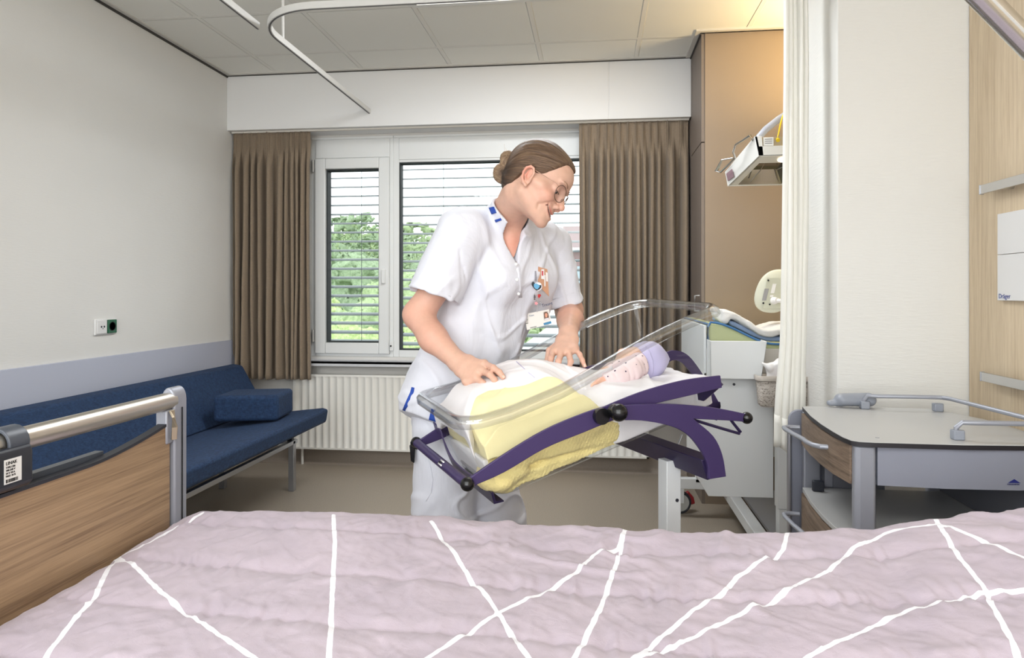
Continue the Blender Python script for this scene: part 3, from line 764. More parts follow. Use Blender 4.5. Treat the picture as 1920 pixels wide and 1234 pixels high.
# ------------------------------------------------------------------ hospital bed
M_walnut = wood_mat('walnut_laminate', (122, 98, 74), (174, 146, 114), scale=(12, .25, 12), rough=.42, fine=1.0)
bed = thing('hospital_bed', 'hospital bed in the foreground with a walnut foot end and steel rail', 'bed')
# foot end: panel, posts, tube
ZR = .962
def top_z(y):
    a = abs(y - 1.0); return .880 + .034 * max(0, (a - .18) / .25) ** 1.6 if a < .44 else .915
ys = np.linspace(.565, 1.435, 40)
poly = [(-.968, y, top_z(y)) for y in ys] + [(-.968, 1.435, .36), (-.968, .565, .36)]
part(MB().prism(poly, None, (.016, 0, 0)).build('footboard', M_walnut, bevel=.002), bed)
edge_ = MB().sweep([(-.960, y, top_z(y) + .001) for y in ys], [(-.010, -.004), (.010, -.004), (.010, .002), (-.010, .002)])
part(edge_.build('footboard_edge', M_dark), bed)
part(MB().tube([(-.962, y, ZR) for y in np.linspace(.53, 1.452, 30)], .0195, 24).build('foot_rail', mat('satin_nickel', (200, 194, 184), .34, .95)), bed)
for yy, sg in ((1.462, 1), (.538, -1)):
    pm = MB(); n = 10
    sec = [(-.945 + 0, .30), (-.979, .30), (-.979, .952)] + [(-.962 + .0175 * math.cos(a), .962 + .030 * math.sin(a)) for a in np.linspace(math.pi, 0, 12)]
    pm.prism([(a, yy - .020, b) for a, b in sec], None, (0, .046, 0))
    po = part(pm.build('corner_post', M_grey, bevel=.004), bed)
    part(MB().box((-.9805, yy + .004, .31), (-.9435, yy + .0085, .945)).build('slot', M_black), po)
    part(MB().box((-.976, yy - .044 if sg > 0 else yy + .020, .868), (-.948, yy - .018 if sg > 0 else yy + .044, .945)).build('rail_bracket', M_grey, bevel=.004), po)
    lat = MB().sweep([(-.944, yy - .034 * sg, .944), (-.938, yy - .036 * sg, .93), (-.938, yy - .031 * sg, .905), (-.942, yy - .028 * sg, .877)], [(-.006, -.003), (.006, -.003), (.006, .003), (-.006, .003)])
    part(lat.build('latch', mat('champagne_metal', (186, 172, 150), .35, .7), bevel=.001), po, 'champagne coloured latch')
part(MB().box((-.93, .60, .34), (1.16, 1.40, .42)).build('bed_base', M_grey, bevel=.01), bed)
part(MB().box((-.92, .56, .42), (1.14, 1.44, .60)).build('mattress', mat('mattress_cover', (176, 186, 200), .7), bevel=.03, seg=3), bed)
part(MB().box((1.17, .56, .36), (1.19, 1.44, 1.02)).build('headboard', M_walnut, bevel=.004), bed)
part(MB().box((-.75, .70, .14), (1.0, 1.30, .24)).build('undercarriage', M_grey, bevel=.01), bed)
for x in (-.6, .8): part(MB().box((x, .95, .22), (x + .09, 1.05, .36)).build('lift_column', M_grey), bed)
for x in (-.72, .96):
    for y in (.72, 1.28):
        wl = part(MB().lathe([(.0, -.016), (.055, -.016), (.062, -.01), (.062, .01), (.055, .016), (0, .016)], (x, y, .062), (0, 1, 0), 24).build('castor_wheel', M_dark), bed)
        part(MB().box((x - .02, y - .025, .06), (x + .02, y + .025, .14)).build('fork', M_grey), wl)
rebase(bed, (.1, 1.0, 0))

# handset box hooked over the foot rail
hb = thing('control_box', 'black control box with a white label hooked over the bed foot rail', 'control box')
part(MB().prism([(-.995, .52, .886), (-.995, .52, .948), (-.985, .52, .953), (-.972, .52, .944), (-.950, .52, .944), (-.940, .52, .960), (-.931, .52, .957), (-.928, .52, .948), (-.928, .52, .897), (-.934, .52, .890), (-.947, .52, .886)], None, (0, .510, 0)).build('housing', mat('anthracite_shell', (38, 41, 50), .35), bevel=.003), hb)
for y in (1.012, .58):
    hk = [(-.962 + .0245 * math.cos(a), y, ZR + .0245 * math.sin(a)) for a in np.linspace(R(195), R(-30), 14)]
    part(MB().sweep(hk, [(-.003, -.020), (.003, -.020), (.003, .020), (-.003, .020)], up=(0, 1, 0)).build('hook', mat('slate_plastic', (74, 80, 90), .35), bevel=.0015), hb)
part(MB().prism([(-.990, .55, .882), (-.972, .55, .882), (-.972, .55, .893), (-.990, .55, .893)], None, (0, .70, 0)).build('tray_lip', mat('slate_plastic', (74, 80, 90), .35)), hb)
lx = -.9272
lb = part(MB().box((lx - .0006, .973, .904), (lx, 1.006, .943)).build('label', mat('label_white', (232, 232, 230), .5), smooth=False), hb, 'white printed label')
M_ink = mat('print_black', (26, 26, 28), .6)
part(text('lettering', 'LINAK', .0075, (lx + .0004, .9755, .9345), (0, 1, 0), (0, 0, 1), M_ink), lb)
for k, s_ in enumerate(('TYPE CB6', '100-240 V', '24 V 10 A', 'MAX 10 %')):
    part(text('small_print', s_, .0042, (lx + .0004, .9755, .929 - .0046 * k), (0, 1, 0), (0, 0, 1), M_ink), lb)
bc = MB(); rs = np.random.RandomState(4); yb = .976
while yb < .998: w_ = rs.choice([.0005, .0009, .0014]); bc.box((lx, yb, .9060), (lx + .0004, yb + w_, .9115)); yb += w_ + rs.choice([.0006, .0010])
part(bc.build('barcode', M_ink, smooth=False), lb)
rebase(hb, (-.962, .8, .84))

# duvet --------------------------------------------------------------
def duvet_h(x, y):
    x = np.asarray(x, float); y = np.asarray(y, float)
    h = .703 + .012 * sst(-.7, .2, x) * sst(1.0, 1.4, y) + .066 * sst(.35, 1.0, x) * (.55 + .45 * sst(.9, 1.35, y)) - .012 * np.exp(-((x - .12) / .28) ** 2)
    h = h + .012 * np.exp(-((x + .55) / .25) ** 2) * sst(1.15, 1.4, y)
    ph = (y + .05 * x - .015 * np.sin(3 * x) - 1.335) / .168                 # stitched channels run along the bed
    st = np.abs(ph - np.round(ph))
    puff = .0085 * (1 - np.exp(-(st / .10) ** 1.2))
    h = h + puff - .006
    near = np.exp(-(st / .22) ** 2)
    rid = 1 - np.abs(vnoise(x * 34 + 2.2 * vnoise(x * 5, y * 6), y * 3.2 + np.round(ph) * 7.7))
    h = h + .0052 * near * (rid - .5) * 1.6
    wx = x * .86 + y * .5
    r2 = 1 - np.abs(vnoise(wx * 15 + 1.6 * vnoise(x * 3.1, y * 3.3), (y - .5 * x) * 3.6, 3.3)); r3 = 1 - np.abs(vnoise((x - .3 * y) * 9, (y + .2 * x) * 14, 8.1))
    m2 = sst(-.25, .5, vnoise(x * 2.1 + 4, y * 2.3)); m3 = sst(-.1, .6, vnoise(x * 2.4 + 11, y * 2.8 + 3))
    h = h + .0080 * m2 * sst(.62, 1, r2) + .0065 * m3 * sst(.6, 1, r3) + .0014 * sst(.74, 1, 1 - np.abs(vnoise((x * .8 + y) * 30 + vnoise(x * 7, y * 7), (y - x) * 6, 2.2))) + .0012 * sst(.74, 1, 1 - np.abs(vnoise((x - y * .7) * 26 + vnoise(x * 6, y * 9, 3), (y + x) * 7, 6.2))) + .0014 * fbm(x * 40, y * 40, 0, 2) + .006 * vnoise(x * 2.6, y * 3.0, 5)
    cr = np.exp(-((x - .47 - .25 * (y - 1.1)) / .035) ** 2) * sst(1.0, 1.3, y) * .010        # crease near the pillow side
    h = h - cr
    h = h + .006 * sst(1.2, 1.42, y) - .030 * np.clip((y - 1.43) / .05, 0, 2) ** 2
    h = h - .035 * np.clip((-.86 - x) / .08, 0, 1.5) ** 2
    return h
nx, ny = 620, 330
xs = np.linspace(-.944, 1.12, nx); P = np.zeros((nx, ny, 3)); v_ = np.linspace(0, 1, ny)
arc_len = .58 + 1.06
for j, q in enumerate(v_):
    yy = .50 + q * arc_len
    if yy < 1.455: P[:, j, 0] = xs; P[:, j, 1] = yy; P[:, j, 2] = duvet_h(xs, yy)
    else:                                                                # hangs down the far side of the mattress
        s_ = yy - 1.455; z0_ = duvet_h(xs, 1.455)
        P[:, j, 0] = xs; P[:, j, 1] = 1.455 + .042 * (1 - math.exp(-s_ / .05)) + .010 * np.sin(xs * 23 + 2 * np.sin(xs * 5)) * sst(.03, .15, s_)
        P[:, j, 2] = z0_ - (s_ - .028 * (1 - math.exp(-s_ / .03)) * .6)
def surf_pt(px, py):
    r = ray(px, py); d = 1.2
    for _ in range(30):
        p = r * d; z = float(duvet_h(p[0], p[1])); d += ((z - CAM_H) / r[2] - d) * .6
    return (r * d)[:2]
LINES = [[(380, 964), (325, 995), (262, 1030), (222, 1050), (140, 1072)], [(245, 1021), (222, 1050), (180, 1120), (88, 1234), (60, 1290)],
         [(196, 1040), (222, 1052), (300, 1112), (380, 1172), (475, 1236), (560, 1300)], [(625, 968), (628, 1020), (623, 1120), (617, 1236), (612, 1330)],
         [(808, 980), (850, 1036), (925, 1140), (990, 1236), (1040, 1320)], [(1213, 988), (1160, 1032), (1115, 1043), (1080, 1078), (1030, 1110), (940, 1150), (805, 1236), (700, 1300)],
         [(1190, 988), (1165, 1035), (1125, 1145), (1078, 1236), (1030, 1330)], [(1498, 992), (1470, 1032), (1380, 1086), (1355, 1115), (1300, 1147), (1190, 1236), (1100, 1300)],
         [(1760, 986), (1660, 1003), (1600, 1030), (1555, 1073), (1470, 1112), (1380, 1160), (1200, 1236), (1050, 1300)],
         [(1700, 960), (1760, 986), (1800, 1050), (1850, 1118), (1908, 1234), (1950, 1320)], [(1760, 986), (1830, 1010), (1925, 1052), (2050, 1100)],
         [(1980, 1104), (1920, 1109), (1850, 1115), (1700, 1150), (1600, 1195), (1515, 1236), (1400, 1290)]]
D = np.full((nx, ny), 1.0); XYd = np.stack([P[:, :, 0], .50 + v_[None, :].repeat(nx, 0) * arc_len], 2)
for L in LINES:
    q = np.array([surf_pt(*p) for p in L])
    for a, b in zip(q[:-1], q[1:]):
        ba = b - a; t_ = np.clip(((XYd - a) @ ba) / (ba @ ba), 0, 1)[..., None]; D = np.minimum(D, np.linalg.norm(XYd - a - t_ * ba, axis=2))
t = NT('mauve_cotton_with_white_stripes'); at_ = t.n('ShaderNodeAttribute', attribute_name='stripe_distance')
co = t.coords('Object'); wob = t.math('MULTIPLY', t.math('SUBTRACT', t.noise(co, 30, 2), .5), .0022)
isl = t.math('LESS_THAN', t.math('ADD', at_.outputs['Fac'], wob), .0042)
base_ = t.ramp(t.noise(co, 7, 4), [(.3, srgb(174, 162, 174)), (.7, srgb(186, 173, 184))])
t.l(t.mix(isl, base_, srgb(238, 238, 244)), t.b.inputs['Base Color']); t.b.inputs['Roughness'].default_value = .85; t.b.inputs['Sheen Weight'].default_value = .15
fine = t.math('ADD', t.math('MULTIPLY', t.noise(t.coords('Object', (1200, 1200, 1200)), 1, 1), .35), t.math('MULTIPLY', t.noise(t.coords('Object', (38, 60, 38), (0, 0, .6)), 1, 4, .6, .8), 1.0))
t.bump(fine, .35, .004)
M_duvet = t.m
duv = MB().grid(P).build('duvet', M_duvet, solid=.006, angle=0)
atr = duv.data.attributes.new('stripe_distance', 'FLOAT', 'POINT'); atr.data.foreach_set('value', D.reshape(-1).astype(np.float32))
tag(duv, 'mauve quilted duvet with irregular white stripes spread over the bed', 'duvet')

# lifting pole over the bed head
A_, B_ = W(1846, 0, 1.0), W(1926, 82, 1.02); dv = (B_ - A_) / np.linalg.norm(B_ - A_)
pts = [A_ - dv * .42 + np.array((0, 0, -.012)), A_ - dv * .30, A_ - dv * .1, A_, B_, B_ + dv * .25, B_ + dv * .38 + np.array((.03, .01, -.03)), np.array((1.262, 1.22, 1.20)), np.array((1.262, 1.22, .9)), np.array((1.262, 1.22, .36))]
lp = thing('lifting_pole', 'polished steel lifting pole slanting across the top right over the bed head', 'lifting pole')
part(MB().tube(pts, .0172, 24).build('pole', M_steel), lp)
part(MB().tube([(1.262, 1.22, .30), (1.262, 1.22, .50)], .022, 18).build('socket', M_dark), lp)
part(MB().box((1.18, 1.19, .37), (1.27, 1.25, .41)).build('bed_bracket', M_grey), lp)
rebase(lp, (1.262, 1.22, .30))

# ------------------------------------------------------------------ bedside cabinet
cb = thing('bedside_cabinet', 'grey hospital bedside cabinet with pale top, walnut drawer and bow handle', 'cabinet')
out = [(.703, 2.391), (.680, 2.24), (.669, 2.106), (.666, 2.0), (.667, 1.925), (.674, 1.884), (.690, 1.871), (.726, 1.866), (.94, 1.862), (1.10, 1.874), (1.19, 1.89), (1.205, 2.03), (1.19, 2.25), (1.125, 2.42), (1.10, 2.43), (.72, 2.43), (.708, 2.42)]
M_top = mat('pale_grey_laminate', (182, 182, 181), .32)
tp = part(MB().prism([(x, y, .806) for x, y in out], None, (0, 0, .014)).build('top', M_top, bevel=.001), cb)
core = [(.9405 + (x - .9405) * 1.004, 2.14 + (y - 2.14) * 1.004) for x, y in out]
part(MB().prism([(x, y, .8065) for x, y in core], None, (0, 0, .012)).build('dark_edge', mat('dark_core_edge', (30, 28, 34), .5)), tp)
sc_g = MB()
for p in ((.716, 2.36), (.755, 1.925)): sc_g.lathe([(0, 0), (.005, 0), (.005, .0008), (0, .0008)], (p[0], p[1], .820), (0, 0, 1), 12)
part(sc_g.build('cover_caps', M_alu), tp)
sd_ = [(.74, 1.885), (.90, 1.872), (1.08, 1.878), (1.16, 1.90)]
M_pan = mat('blue_grey_panel', (136, 139, 152), .5)
part(MB().prism([(x, y, .703) for x, y in sd_] + [(x, y + .016, .703) for x, y in sd_[::-1]], None, (0, 0, .102)).build('side_panel', M_pan), cb)
for (x, y) in ((.682, 1.884), (1.125, 1.90), (.705, 2.395), (1.10, 2.40)):
    sec = [(x, y), (x + .012, y - .008 if y < 2 else y), (x + .048, y - .006 if y < 2 else y), (x + .055, y + .004), (x + .055, y + .022), (x, y + .022)]
    part(MB().prism([(a, b, .06) for a, b in sec], None, (0, 0, .745)).build('corner_post', M_grey, bevel=.004), cb)
M_wal2 = wood_mat('brown_ash_laminate', (92, 74, 60), (142, 122, 104), scale=(9, .4, 9), rough=.5, fine=.8)
dsec = [(.694, 2.385), (.676, 2.24), (.667, 2.10), (.667, 2.0), (.677, 1.905)]
def front_panel(z0, z1, name, zt=None):
    m_ = MB(); n = len(dsec); v = []
    for (x, y) in dsec: v += [(x, y, z0), (x, y, z1)]
    for (x, y) in dsec: v += [(x + .016, y, z0), (x + .016, y, z1)]
    f = [(2 * i, 2 * i + 2, 2 * i + 3, 2 * i + 1) for i in range(n - 1)] + [(2 * n + 2 * i, 2 * n + 2 * i + 1, 2 * n + 2 * i + 3, 2 * n + 2 * i + 2) for i in range(n - 1)]
    f += [(2 * i + 1, 2 * i + 3, 2 * n + 2 * i + 3, 2 * n + 2 * i + 1) for i in range(n - 1)] + [(2 * i, 2 * n + 2 * i, 2 * n + 2 * i + 2, 2 * i + 2) for i in range(n - 1)]
    f += [(0, 1, 2 * n + 1, 2 * n), (2 * n - 2, 4 * n - 2, 4 * n - 1, 2 * n - 1)]
    return m_.add(v, f).build(name, M_wal2)
def bow(z, pr):
    pth = [(.672, 2.33, z), (.640, 2.335, z), (.622, 2.325, z), (.618, 2.30, z), (.622, 2.22, z), (.630, 2.15, z), (.628, 2.11, z), (.634, 2.07, z), (.650, 2.05, z), (.672, 2.045, z)]
    part(MB().tube(pth, .0072, 14).build('handle', M_grey), pr, 'grey bow handle')
dw = part(front_panel(.700, .803, 'drawer'), cb, 'walnut drawer front'); bow(.765, dw)
part(MB().box((.71, 1.91, .705), (1.12, 2.37, .712)).build('drawer_floor', M_pan), dw)
part(MB().prism([(x, y, .540) for x, y in [(.697, 2.385), (.678, 2.24), (.669, 2.1), (.669, 2.0), (.684, 1.905), (1.15, 1.905), (1.15, 2.39)]], None, (0, 0, .014)).build('shelf', M_top, bevel=.001), cb)
d2 = part(front_panel(.12, .535, 'door'), cb, 'walnut lower door'); bow(.48, d2)
part(MB().box((.74, 1.892, .12), (1.16, 1.905, .53)).build('lower_side_panel', M_pan), cb)
part(MB().box((.74, 2.398, .12), (1.12, 2.41, .53)).box((.80, 2.398, .553), (.96, 2.41, .80)).build('back_panel', mat('back_grey', (110, 112, 120), .6)), cb)
part(MB().box((.70, 1.90, .10), (1.16, 2.40, .12)).build('bottom', M_pan), cb)
part(MB().box((1.135, 1.93, .555), (1.147, 2.395, .80)).build('inner_side', mat('back_grey', (110, 112, 120), .6)), cb)
part(MB().box((.97, 2.398, .60), (1.13, 2.41, .80)).build('inner_back', mat('back_grey', (110, 112, 120), .6)), cb)
for x, y in ((.74, 1.94), (1.10, 1.94), (.74, 2.34), (1.10, 2.34)): part(MB().lathe([(0, -.011), (.03, -.011), (.034, -.006), (.034, .006), (.03, .011), (0, .011)], (x, y, .034), (0, 1, 0), 20).box((x - .012, y - .015, .05), (x + .012, y + .015, .11)).build('castor', M_dark), cb)
# gallery rails on the top
zr = .866
g1 = MB().tube([(.898, 2.40, .83), (.899, 2.398, .850), (.908, 2.390, zr), (.93, 2.375, zr), (1.105, 2.375, zr), (1.130, 2.370, zr), (1.142, 2.345, zr), (1.182, 1.95, zr), (1.19, 1.93, .85), (1.19, 1.925, .83)], .0066, 14)
gr_ = part(g1.build('gallery_rail', M_grey), cb)
g2 = MB().tube([(.952, 1.928, .83), (.953, 1.926, .852), (.965, 1.922, zr), (1.10, 1.922, zr), (1.17, 1.922, zr)], .0066, 14)
gr2 = part(g2.build('gallery_rail', M_grey), cb)
def holder(x, y, pr): part(MB().prism([(x - .014, y - .012, .820), (x + .012, y - .014, .820), (x + .018, y, .820), (x + .012, y + .014, .820), (x - .014, y + .012, .820)], None, (0, 0, .026)).build('rail_holder', mat('holder_grey', (140, 145, 156), .4), bevel=.003), pr)
holder(.900, 2.398, gr_); holder(1.12, 2.378, gr_); holder(.956, 1.926, gr2); holder(1.185, 1.93, gr_)
# folded over-bed table at the back with its grey hinge
rr = .035; sp = [(.668, .25), (.668, .805 - rr)] + [(.668 + rr - rr * math.cos(a), .805 - rr + rr * math.sin(a)) for a in np.linspace(0, math.pi / 2, 8)] + [(.98, .805), (.98, .25)]
fl = part(MB().prism([(a, 2.436, b) for a, b in sp], None, (0, .016, 0)).build('folding_table_leaf', M_pan, bevel=.0015), cb)
part(MB().tube([(.667, 2.430, .25), (.667, 2.430, .735)], .008, 12).build('leaf_edge_bar', M_alu), fl)
part(MB().box((.775, 2.405, .553), (.80, 2.43, .80)).build('slide_bar', M_grey), fl)
part(MB().box((.716, 2.335, .554), (.752, 2.352, .590)).build('stop_block', M_dark, bevel=.004), cb)
hg = Vol((.79, 2.36, .80), (.99, 2.48, .90), .0022)
hg.econe((.835, 2.425, .845), (.925, 2.43, .846), (.030, .021), (.030, .023), (0, 1, 0), .01).econe((.80, 2.43, .832), (.835, 2.43, .836), (.016, .010), (.018, .014), (0, 1, 0), .008)
hV, hF = hg.mesh(); part(np_mesh('leaf_hinge', [(hV, hF)], mat('holder_grey', (140, 145, 156), .4)), cb)
# printed triangle mark
lgm = MB().prism([(1.052, 1.8765, .7225), (1.082, 1.8770, .7225), (1.067, 1.8765, .7325)], None, (0, -.0006, 0))
part(lgm.build('printed_triangle', mat('print_navy', (28, 36, 110), .5), smooth=False), cb)
part(text('lettering', 'STIEGELMEYER', .0046, (1.0495, 1.8755, .7175), (1, .02, 0), (0, 0, 1), mat('print_navy', (28, 36, 110), .5)), cb)
rebase(cb, (.93, 2.14, 0))

# ------------------------------------------------------------------ changing table in the alcove
ct = thing('changing_table', 'white changing table on castors behind the bassinet', 'changing table')
M_ct = mat('changing_table_white', (222, 225, 227), .38)
YC = 3.12
poly = [(.416, YC, .83), (.416, YC, .452), (.509, YC, .298), (.789, YC, .300), (.789, YC, .83)]
part(MB().prism(poly, None, (0, .018, 0)).build('side_panel', M_ct, bevel=.002), ct)
part(MB().box((.62, 3.90, .30), (1.2, 3.918, .83)).build('back_panel', M_ct, bevel=.002), ct)
part(MB().box((.489, YC, .836), (.501, 3.90, 1.062)).build('raised_edge', M_ct, bevel=.002), ct)
bn = MB().prism([(.502, YC - .001, .838), (.502, YC - .001, 1.0), (.738, YC - .001, 1.0), (.722, YC - .001, .838)], None, (0, -.004, 0))
tr = part(MB().box((.49, YC + .0, .832), (1.25, 3.92, .85)).box((.50, YC, .85), (1.25, YC + .012, .96)).box((.50, 3.905, .85), (1.25, 3.92, .97)).build('table_top', mat('tray_grey', (196, 192, 186), .5), bevel=.002), ct)
part(MB().prism([(.502, YC - .10, .836), (.502, YC - .10, 1.0), (.738, YC - .10, 1.0), (.714, YC - .10, .836)], None, (0, .004, 0)).prism([(.502, YC - .10, .836), (.502, YC - .10, 1.0), (.506, YC - .10, 1.0), (.506, YC - .10, .836)], None, (0, .10, 0)).prism([(.714, YC - .10, .836), (.738, YC - .10, 1.0), (.734, YC - .10, 1.0), (.710, YC - .10, .836)], None, (0, .10, 0)).box((.502, YC - .10, .836), (.714, YC, .840)).build('side_bin', M_ct, bevel=.002), ct, 'white bin hung on the side panel')
part(MB().tube([(.62, YC - .003, .80), (.62, YC, .80)], .006, 12).build('screw', M_dark), ct)
ps = MB().box((.793, YC - .06, .27), (.861, YC + .0, .83)); part(ps.build('upper_post', M_ct, bevel=.003), ct)
part(MB().box((.797, YC - .055, .11), (.857, YC - .005, .268)).build('lower_post', M_ct, bevel=.003), ct)
for x in (.70,): part(MB().box((x, 3.02, .10), (x + .055, 3.90, .155)).build('floor_rail', M_ct, bevel=.003), ct)
part(MB().box((.80, 3.05, .10), (1.22, 3.90, .115)).build('base_plate', mat('base_grey', (160, 162, 166), .5)), ct)
part(MB().box((.40, 3.70, .162), (.72, 3.74, .218)).build('cross_bar', M_ct, bevel=.003), ct)
def castor(x, y, r, name='castor'):
    w_ = part(MB().lathe([(0, -.014), (r * .80, -.014), (r * .84, -.0155), (r * .97, -.012), (r, -.006), (r, .006), (r * .97, .012), (r * .84, .0155), (0, .014)], (x, y, r), (-.18, 1, 0), 30).build(name, M_dark), ct)
    part(MB().lathe([(0, -.0175), (r * .60, -.017), (r * .76, -.0155), (r * .76, -.012)], (x, y, r), (-.18, 1, 0), 30).build('hub', mat('hub_grey', (196, 198, 196), .4)), w_)
    part(MB().prism([(x + .01, y + .02, r + .03), (x + .05, y + .02, r + .052), (x + .078, y + .02, r + .02), (x + .085, y + .02, r - .012), (x + .066, y + .02, r - .02), (x + .045, y + .02, r + .01)], None, (0, .03, 0)).build('brake_pedal', mat('brake_red', (150, 24, 34), .4), bevel=.004), w_, 'red brake pedal')
    part(MB().box((x - .02, y - .022, r), (x + .02, y + .03, .162)).build('fork', M_ct), w_)
castor(.468, 3.80, .062)
part(MB().box((.54, 3.70, .2), (.58, 3.74, .832)).build('rear_leg', M_ct), ct)
rebase(ct, (.8, 3.5, 0))
# mat, towel
mp = Vol((.48, 3.10, .84), (1.25, 3.93, 1.12), .006)
def mat_f(X, Y, Z):
    zt = 1.072 - .095 * sst(.52, .80, X) ; zt = zt - .028 * sst(0.05, .22, np.minimum(Y - 3.13, 3.90 - Y)) * sst(.60, .80, X)
    bx = np.maximum(np.maximum(.510 - X, X - 1.22), np.maximum(3.13 - Y, Y - 3.90)); return np.maximum(np.maximum(bx, Z - zt), .875 - Z) + 0 * X
mp.fn(mat_f); mV, mF = mp.mesh()
cm = thing('changing_mat', 'sage green changing mat with blue piping on the changing table', 'changing mat')
part(np_mesh('pad', [(mV, mF)], mat('sage_vinyl', (176, 184, 140), .4, bump=(30, .2, .004)), smooth_it=3), cm)
pip = [(.508, 3.126, .90), (.508, 3.126, 1.0), (.508, 3.126, 1.055)] + [(x, 3.126, 1.075 - .095 * float(sst(.52, .80, x))) for x in np.linspace(.52, 1.2, 30)]
pip2 = [(.506, 3.13, 1.068), (.506, 3.90, 1.068)]
part(MB().tube(pip, .0052, 8).tube(pip2, .0045, 8).build('piping', mat('piping_blue', (62, 110, 160), .5)), cm)
rebase(cm, (.86, 3.5, .85))
tw = Vol((.54, 3.10, .94), (1.15, 3.65, 1.20), .005)
rs = np.random.RandomState(2)
def tow(lo_, hi_, zb, th, seed):
    def f(X, Y, Z):
        zc = zb(X, Y); bx = np.maximum(np.maximum(lo_[0] - X, X - hi_[0]), np.maximum(lo_[1] - Y, Y - hi_[1])) + .012 + .006 * vnoise(X * 20, Y * 20, seed)
        return np.sqrt(np.maximum(bx, 0) ** 2 + np.maximum(np.abs(Z - zc) - th, 0) ** 2) - .010 + .0016 * vnoise(X * 120, Y * 120, Z * 120)
    return f
zt_ = lambda X: 1.075 - .095 * sst(.52, .80, X)
tw.fn(tow((.60, 3.16), (1.1, 3.55), lambda X, Y: zt_(X) + .020 + .004 * vnoise(X * 9, Y * 9), .002, 1.0), .004)
tV, tF = tw.mesh(); to = thing('towel', 'white and blue terry towel bundled on the changing mat', 'towel')
M_terryb = mat('terry_pale_blue', (150, 172, 208), .95, bump=(900, .8, .003)); M_terryw = mat('terry_white', (232, 231, 230), .95, bump=(900, .8, .003))
part(np_mesh('blue_fold', [(tV, tF)], M_terryb), to, 'pale blue lower fold')
tw = Vol((.54, 3.08, .94), (1.15, 3.65, 1.22), .005)
tw.fn(tow((.575, 3.13), (1.1, 3.5), lambda X, Y: zt_(X) + .048 + .020 * sst(.70, .95, X) + .010 * np.sin(X * 21 + 1) + .007 * vnoise(X * 12, Y * 9), .006, 3.0), .006)
tw.cone((.585, 3.14, 1.085), (.60, 3.45, 1.10), .018, .02, .02); tw.warp(lambda X, Y, Z: .004 * vnoise(X * 30, Y * 30, Z * 40))
tV, tF = tw.mesh(); part(np_mesh('white_fold', [(tV, tF)], M_terryw), to, 'white upper fold'); rebase(to, (.8, 3.3, 1.0))

# woven plastic basket with a nappy pack
bk = thing('basket', 'taupe perforated plastic basket hung on the side of the changing table', 'basket')
t = NT('perforated_taupe'); t.b.inputs['Base Color'].default_value = srgb(172, 164, 156); t.b.inputs['Roughness'].default_value = .5
vo = t.n('ShaderNodeTexVoronoi', i_Scale=1.0); t.l(t.coords('Object', (110, 110, 150)), vo.inputs['Vector']); t.bump(vo.outputs['Distance'], .8, .004)
t.l(t.ramp(vo.outputs['Distance'], [(.18, srgb(120, 113, 106)), (.42, srgb(176, 168, 160))]), t.b.inputs['Base Color'])
bx0, bx1, by0, by1, bz0, bz1 = .684, .93, 2.96, 3.03, .727, .858
def rr_loop(x0, x1, y0, y1, r, z, n=5):
    P_ = []
    for cx_, cy_, a0 in ((x1 - r, y1 - r, 0), (x0 + r, y1 - r, 90), (x0 + r, y0 + r, 180), (x1 - r, y0 + r, 270)):
        for k in range(n + 1): a = R(a0 + 90 * k / n); P_.append((cx_ + r * math.cos(a), cy_ + r * math.sin(a), z))
    return P_
def tub_shell(loops, thick=None):
    m_ = MB(); n = len(loops[0]); v = [p for L in loops for p in L]
    f = [(i * n + k, i * n + (k + 1) % n, (i + 1) * n + (k + 1) % n, (i + 1) * n + k) for i in range(len(loops) - 1) for k in range(n)]
    f.append(tuple(range(n))); return m_.add(v, f)
Lp = [rr_loop(bx0 + .022, bx1 - .022, by0 + .01, by1 - .01, .02, bz0), rr_loop(bx0 + .012, bx1 - .012, by0 + .004, by1 - .004, .022, bz0 + .01), rr_loop(bx0 + .006, bx1 - .006, by0, by1, .022, bz1 - .022)]
part(tub_shell(Lp).build('body', t.m, solid=.003), bk)
Lp = [rr_loop(bx0 + .006, bx1 - .006, by0, by1, .022, bz1 - .022), rr_loop(bx0, bx1, by0 - .006, by1 + .006, .024, bz1 - .02), rr_loop(bx0, bx1, by0 - .006, by1 + .006, .024, bz1)]
rm = MB(); n = len(Lp[0]); rm.add([p for L in Lp for p in L], [(i * n + k, i * n + (k + 1) % n, (i + 1) * n + (k + 1) % n, (i + 1) * n + k) for i in range(2) for k in range(n)])
part(rm.build('rim', mat('taupe_plastic', (176, 168, 160), .45), solid=.003), bk)
part(MB().box((.76, 3.02, .84), (.775, YC, .86)).box((.85, 3.02, .84), (.865, YC, .86)).build('hook', M_alu), bk) ; rebase(bk, (.8, 3.0, bz0))
pk = Vol((.66, 2.93, .74), (.95, 3.08, .99), .004)
pk.econe((.80, 2.995, .77), (.79, 3.0, .895), (.085, .026), (.062, .020), (1, 0, 0), .02).cone((.735, 2.985, .895), (.71, 2.985, .908), .014, .006, .02).cone((.79, 2.99, .91), (.785, 2.99, .935), .026, .006, .02).cone((.85, 2.99, .88), (.86, 2.99, .90), .02, .01, .02)
pk.warp(lambda X, Y, Z: .006 * fbm(X * 26 + 12 * Z, Y * 30, Z * 24, 3))
kV, kF = pk.mesh(); npk = thing('nappy_pack', 'crumpled white plastic pack with a red strip standing in the taupe basket', 'pack')
part(np_mesh('wrapper', [(kV, kF)], mat('white_film', (236, 235, 236), .28)), npk)
part(MB().box((.768, 2.961, .862), (.84, 2.963, .876)).build('red_strip', mat('pack_red', (200, 30, 44), .4)), npk)
part(text('lettering', 'Luiers', .011, (.772, 2.9605, .864), (1, 0, 0), (0, 0, 1), M_white), npk); rebase(npk, (.8, 3.0, .74))

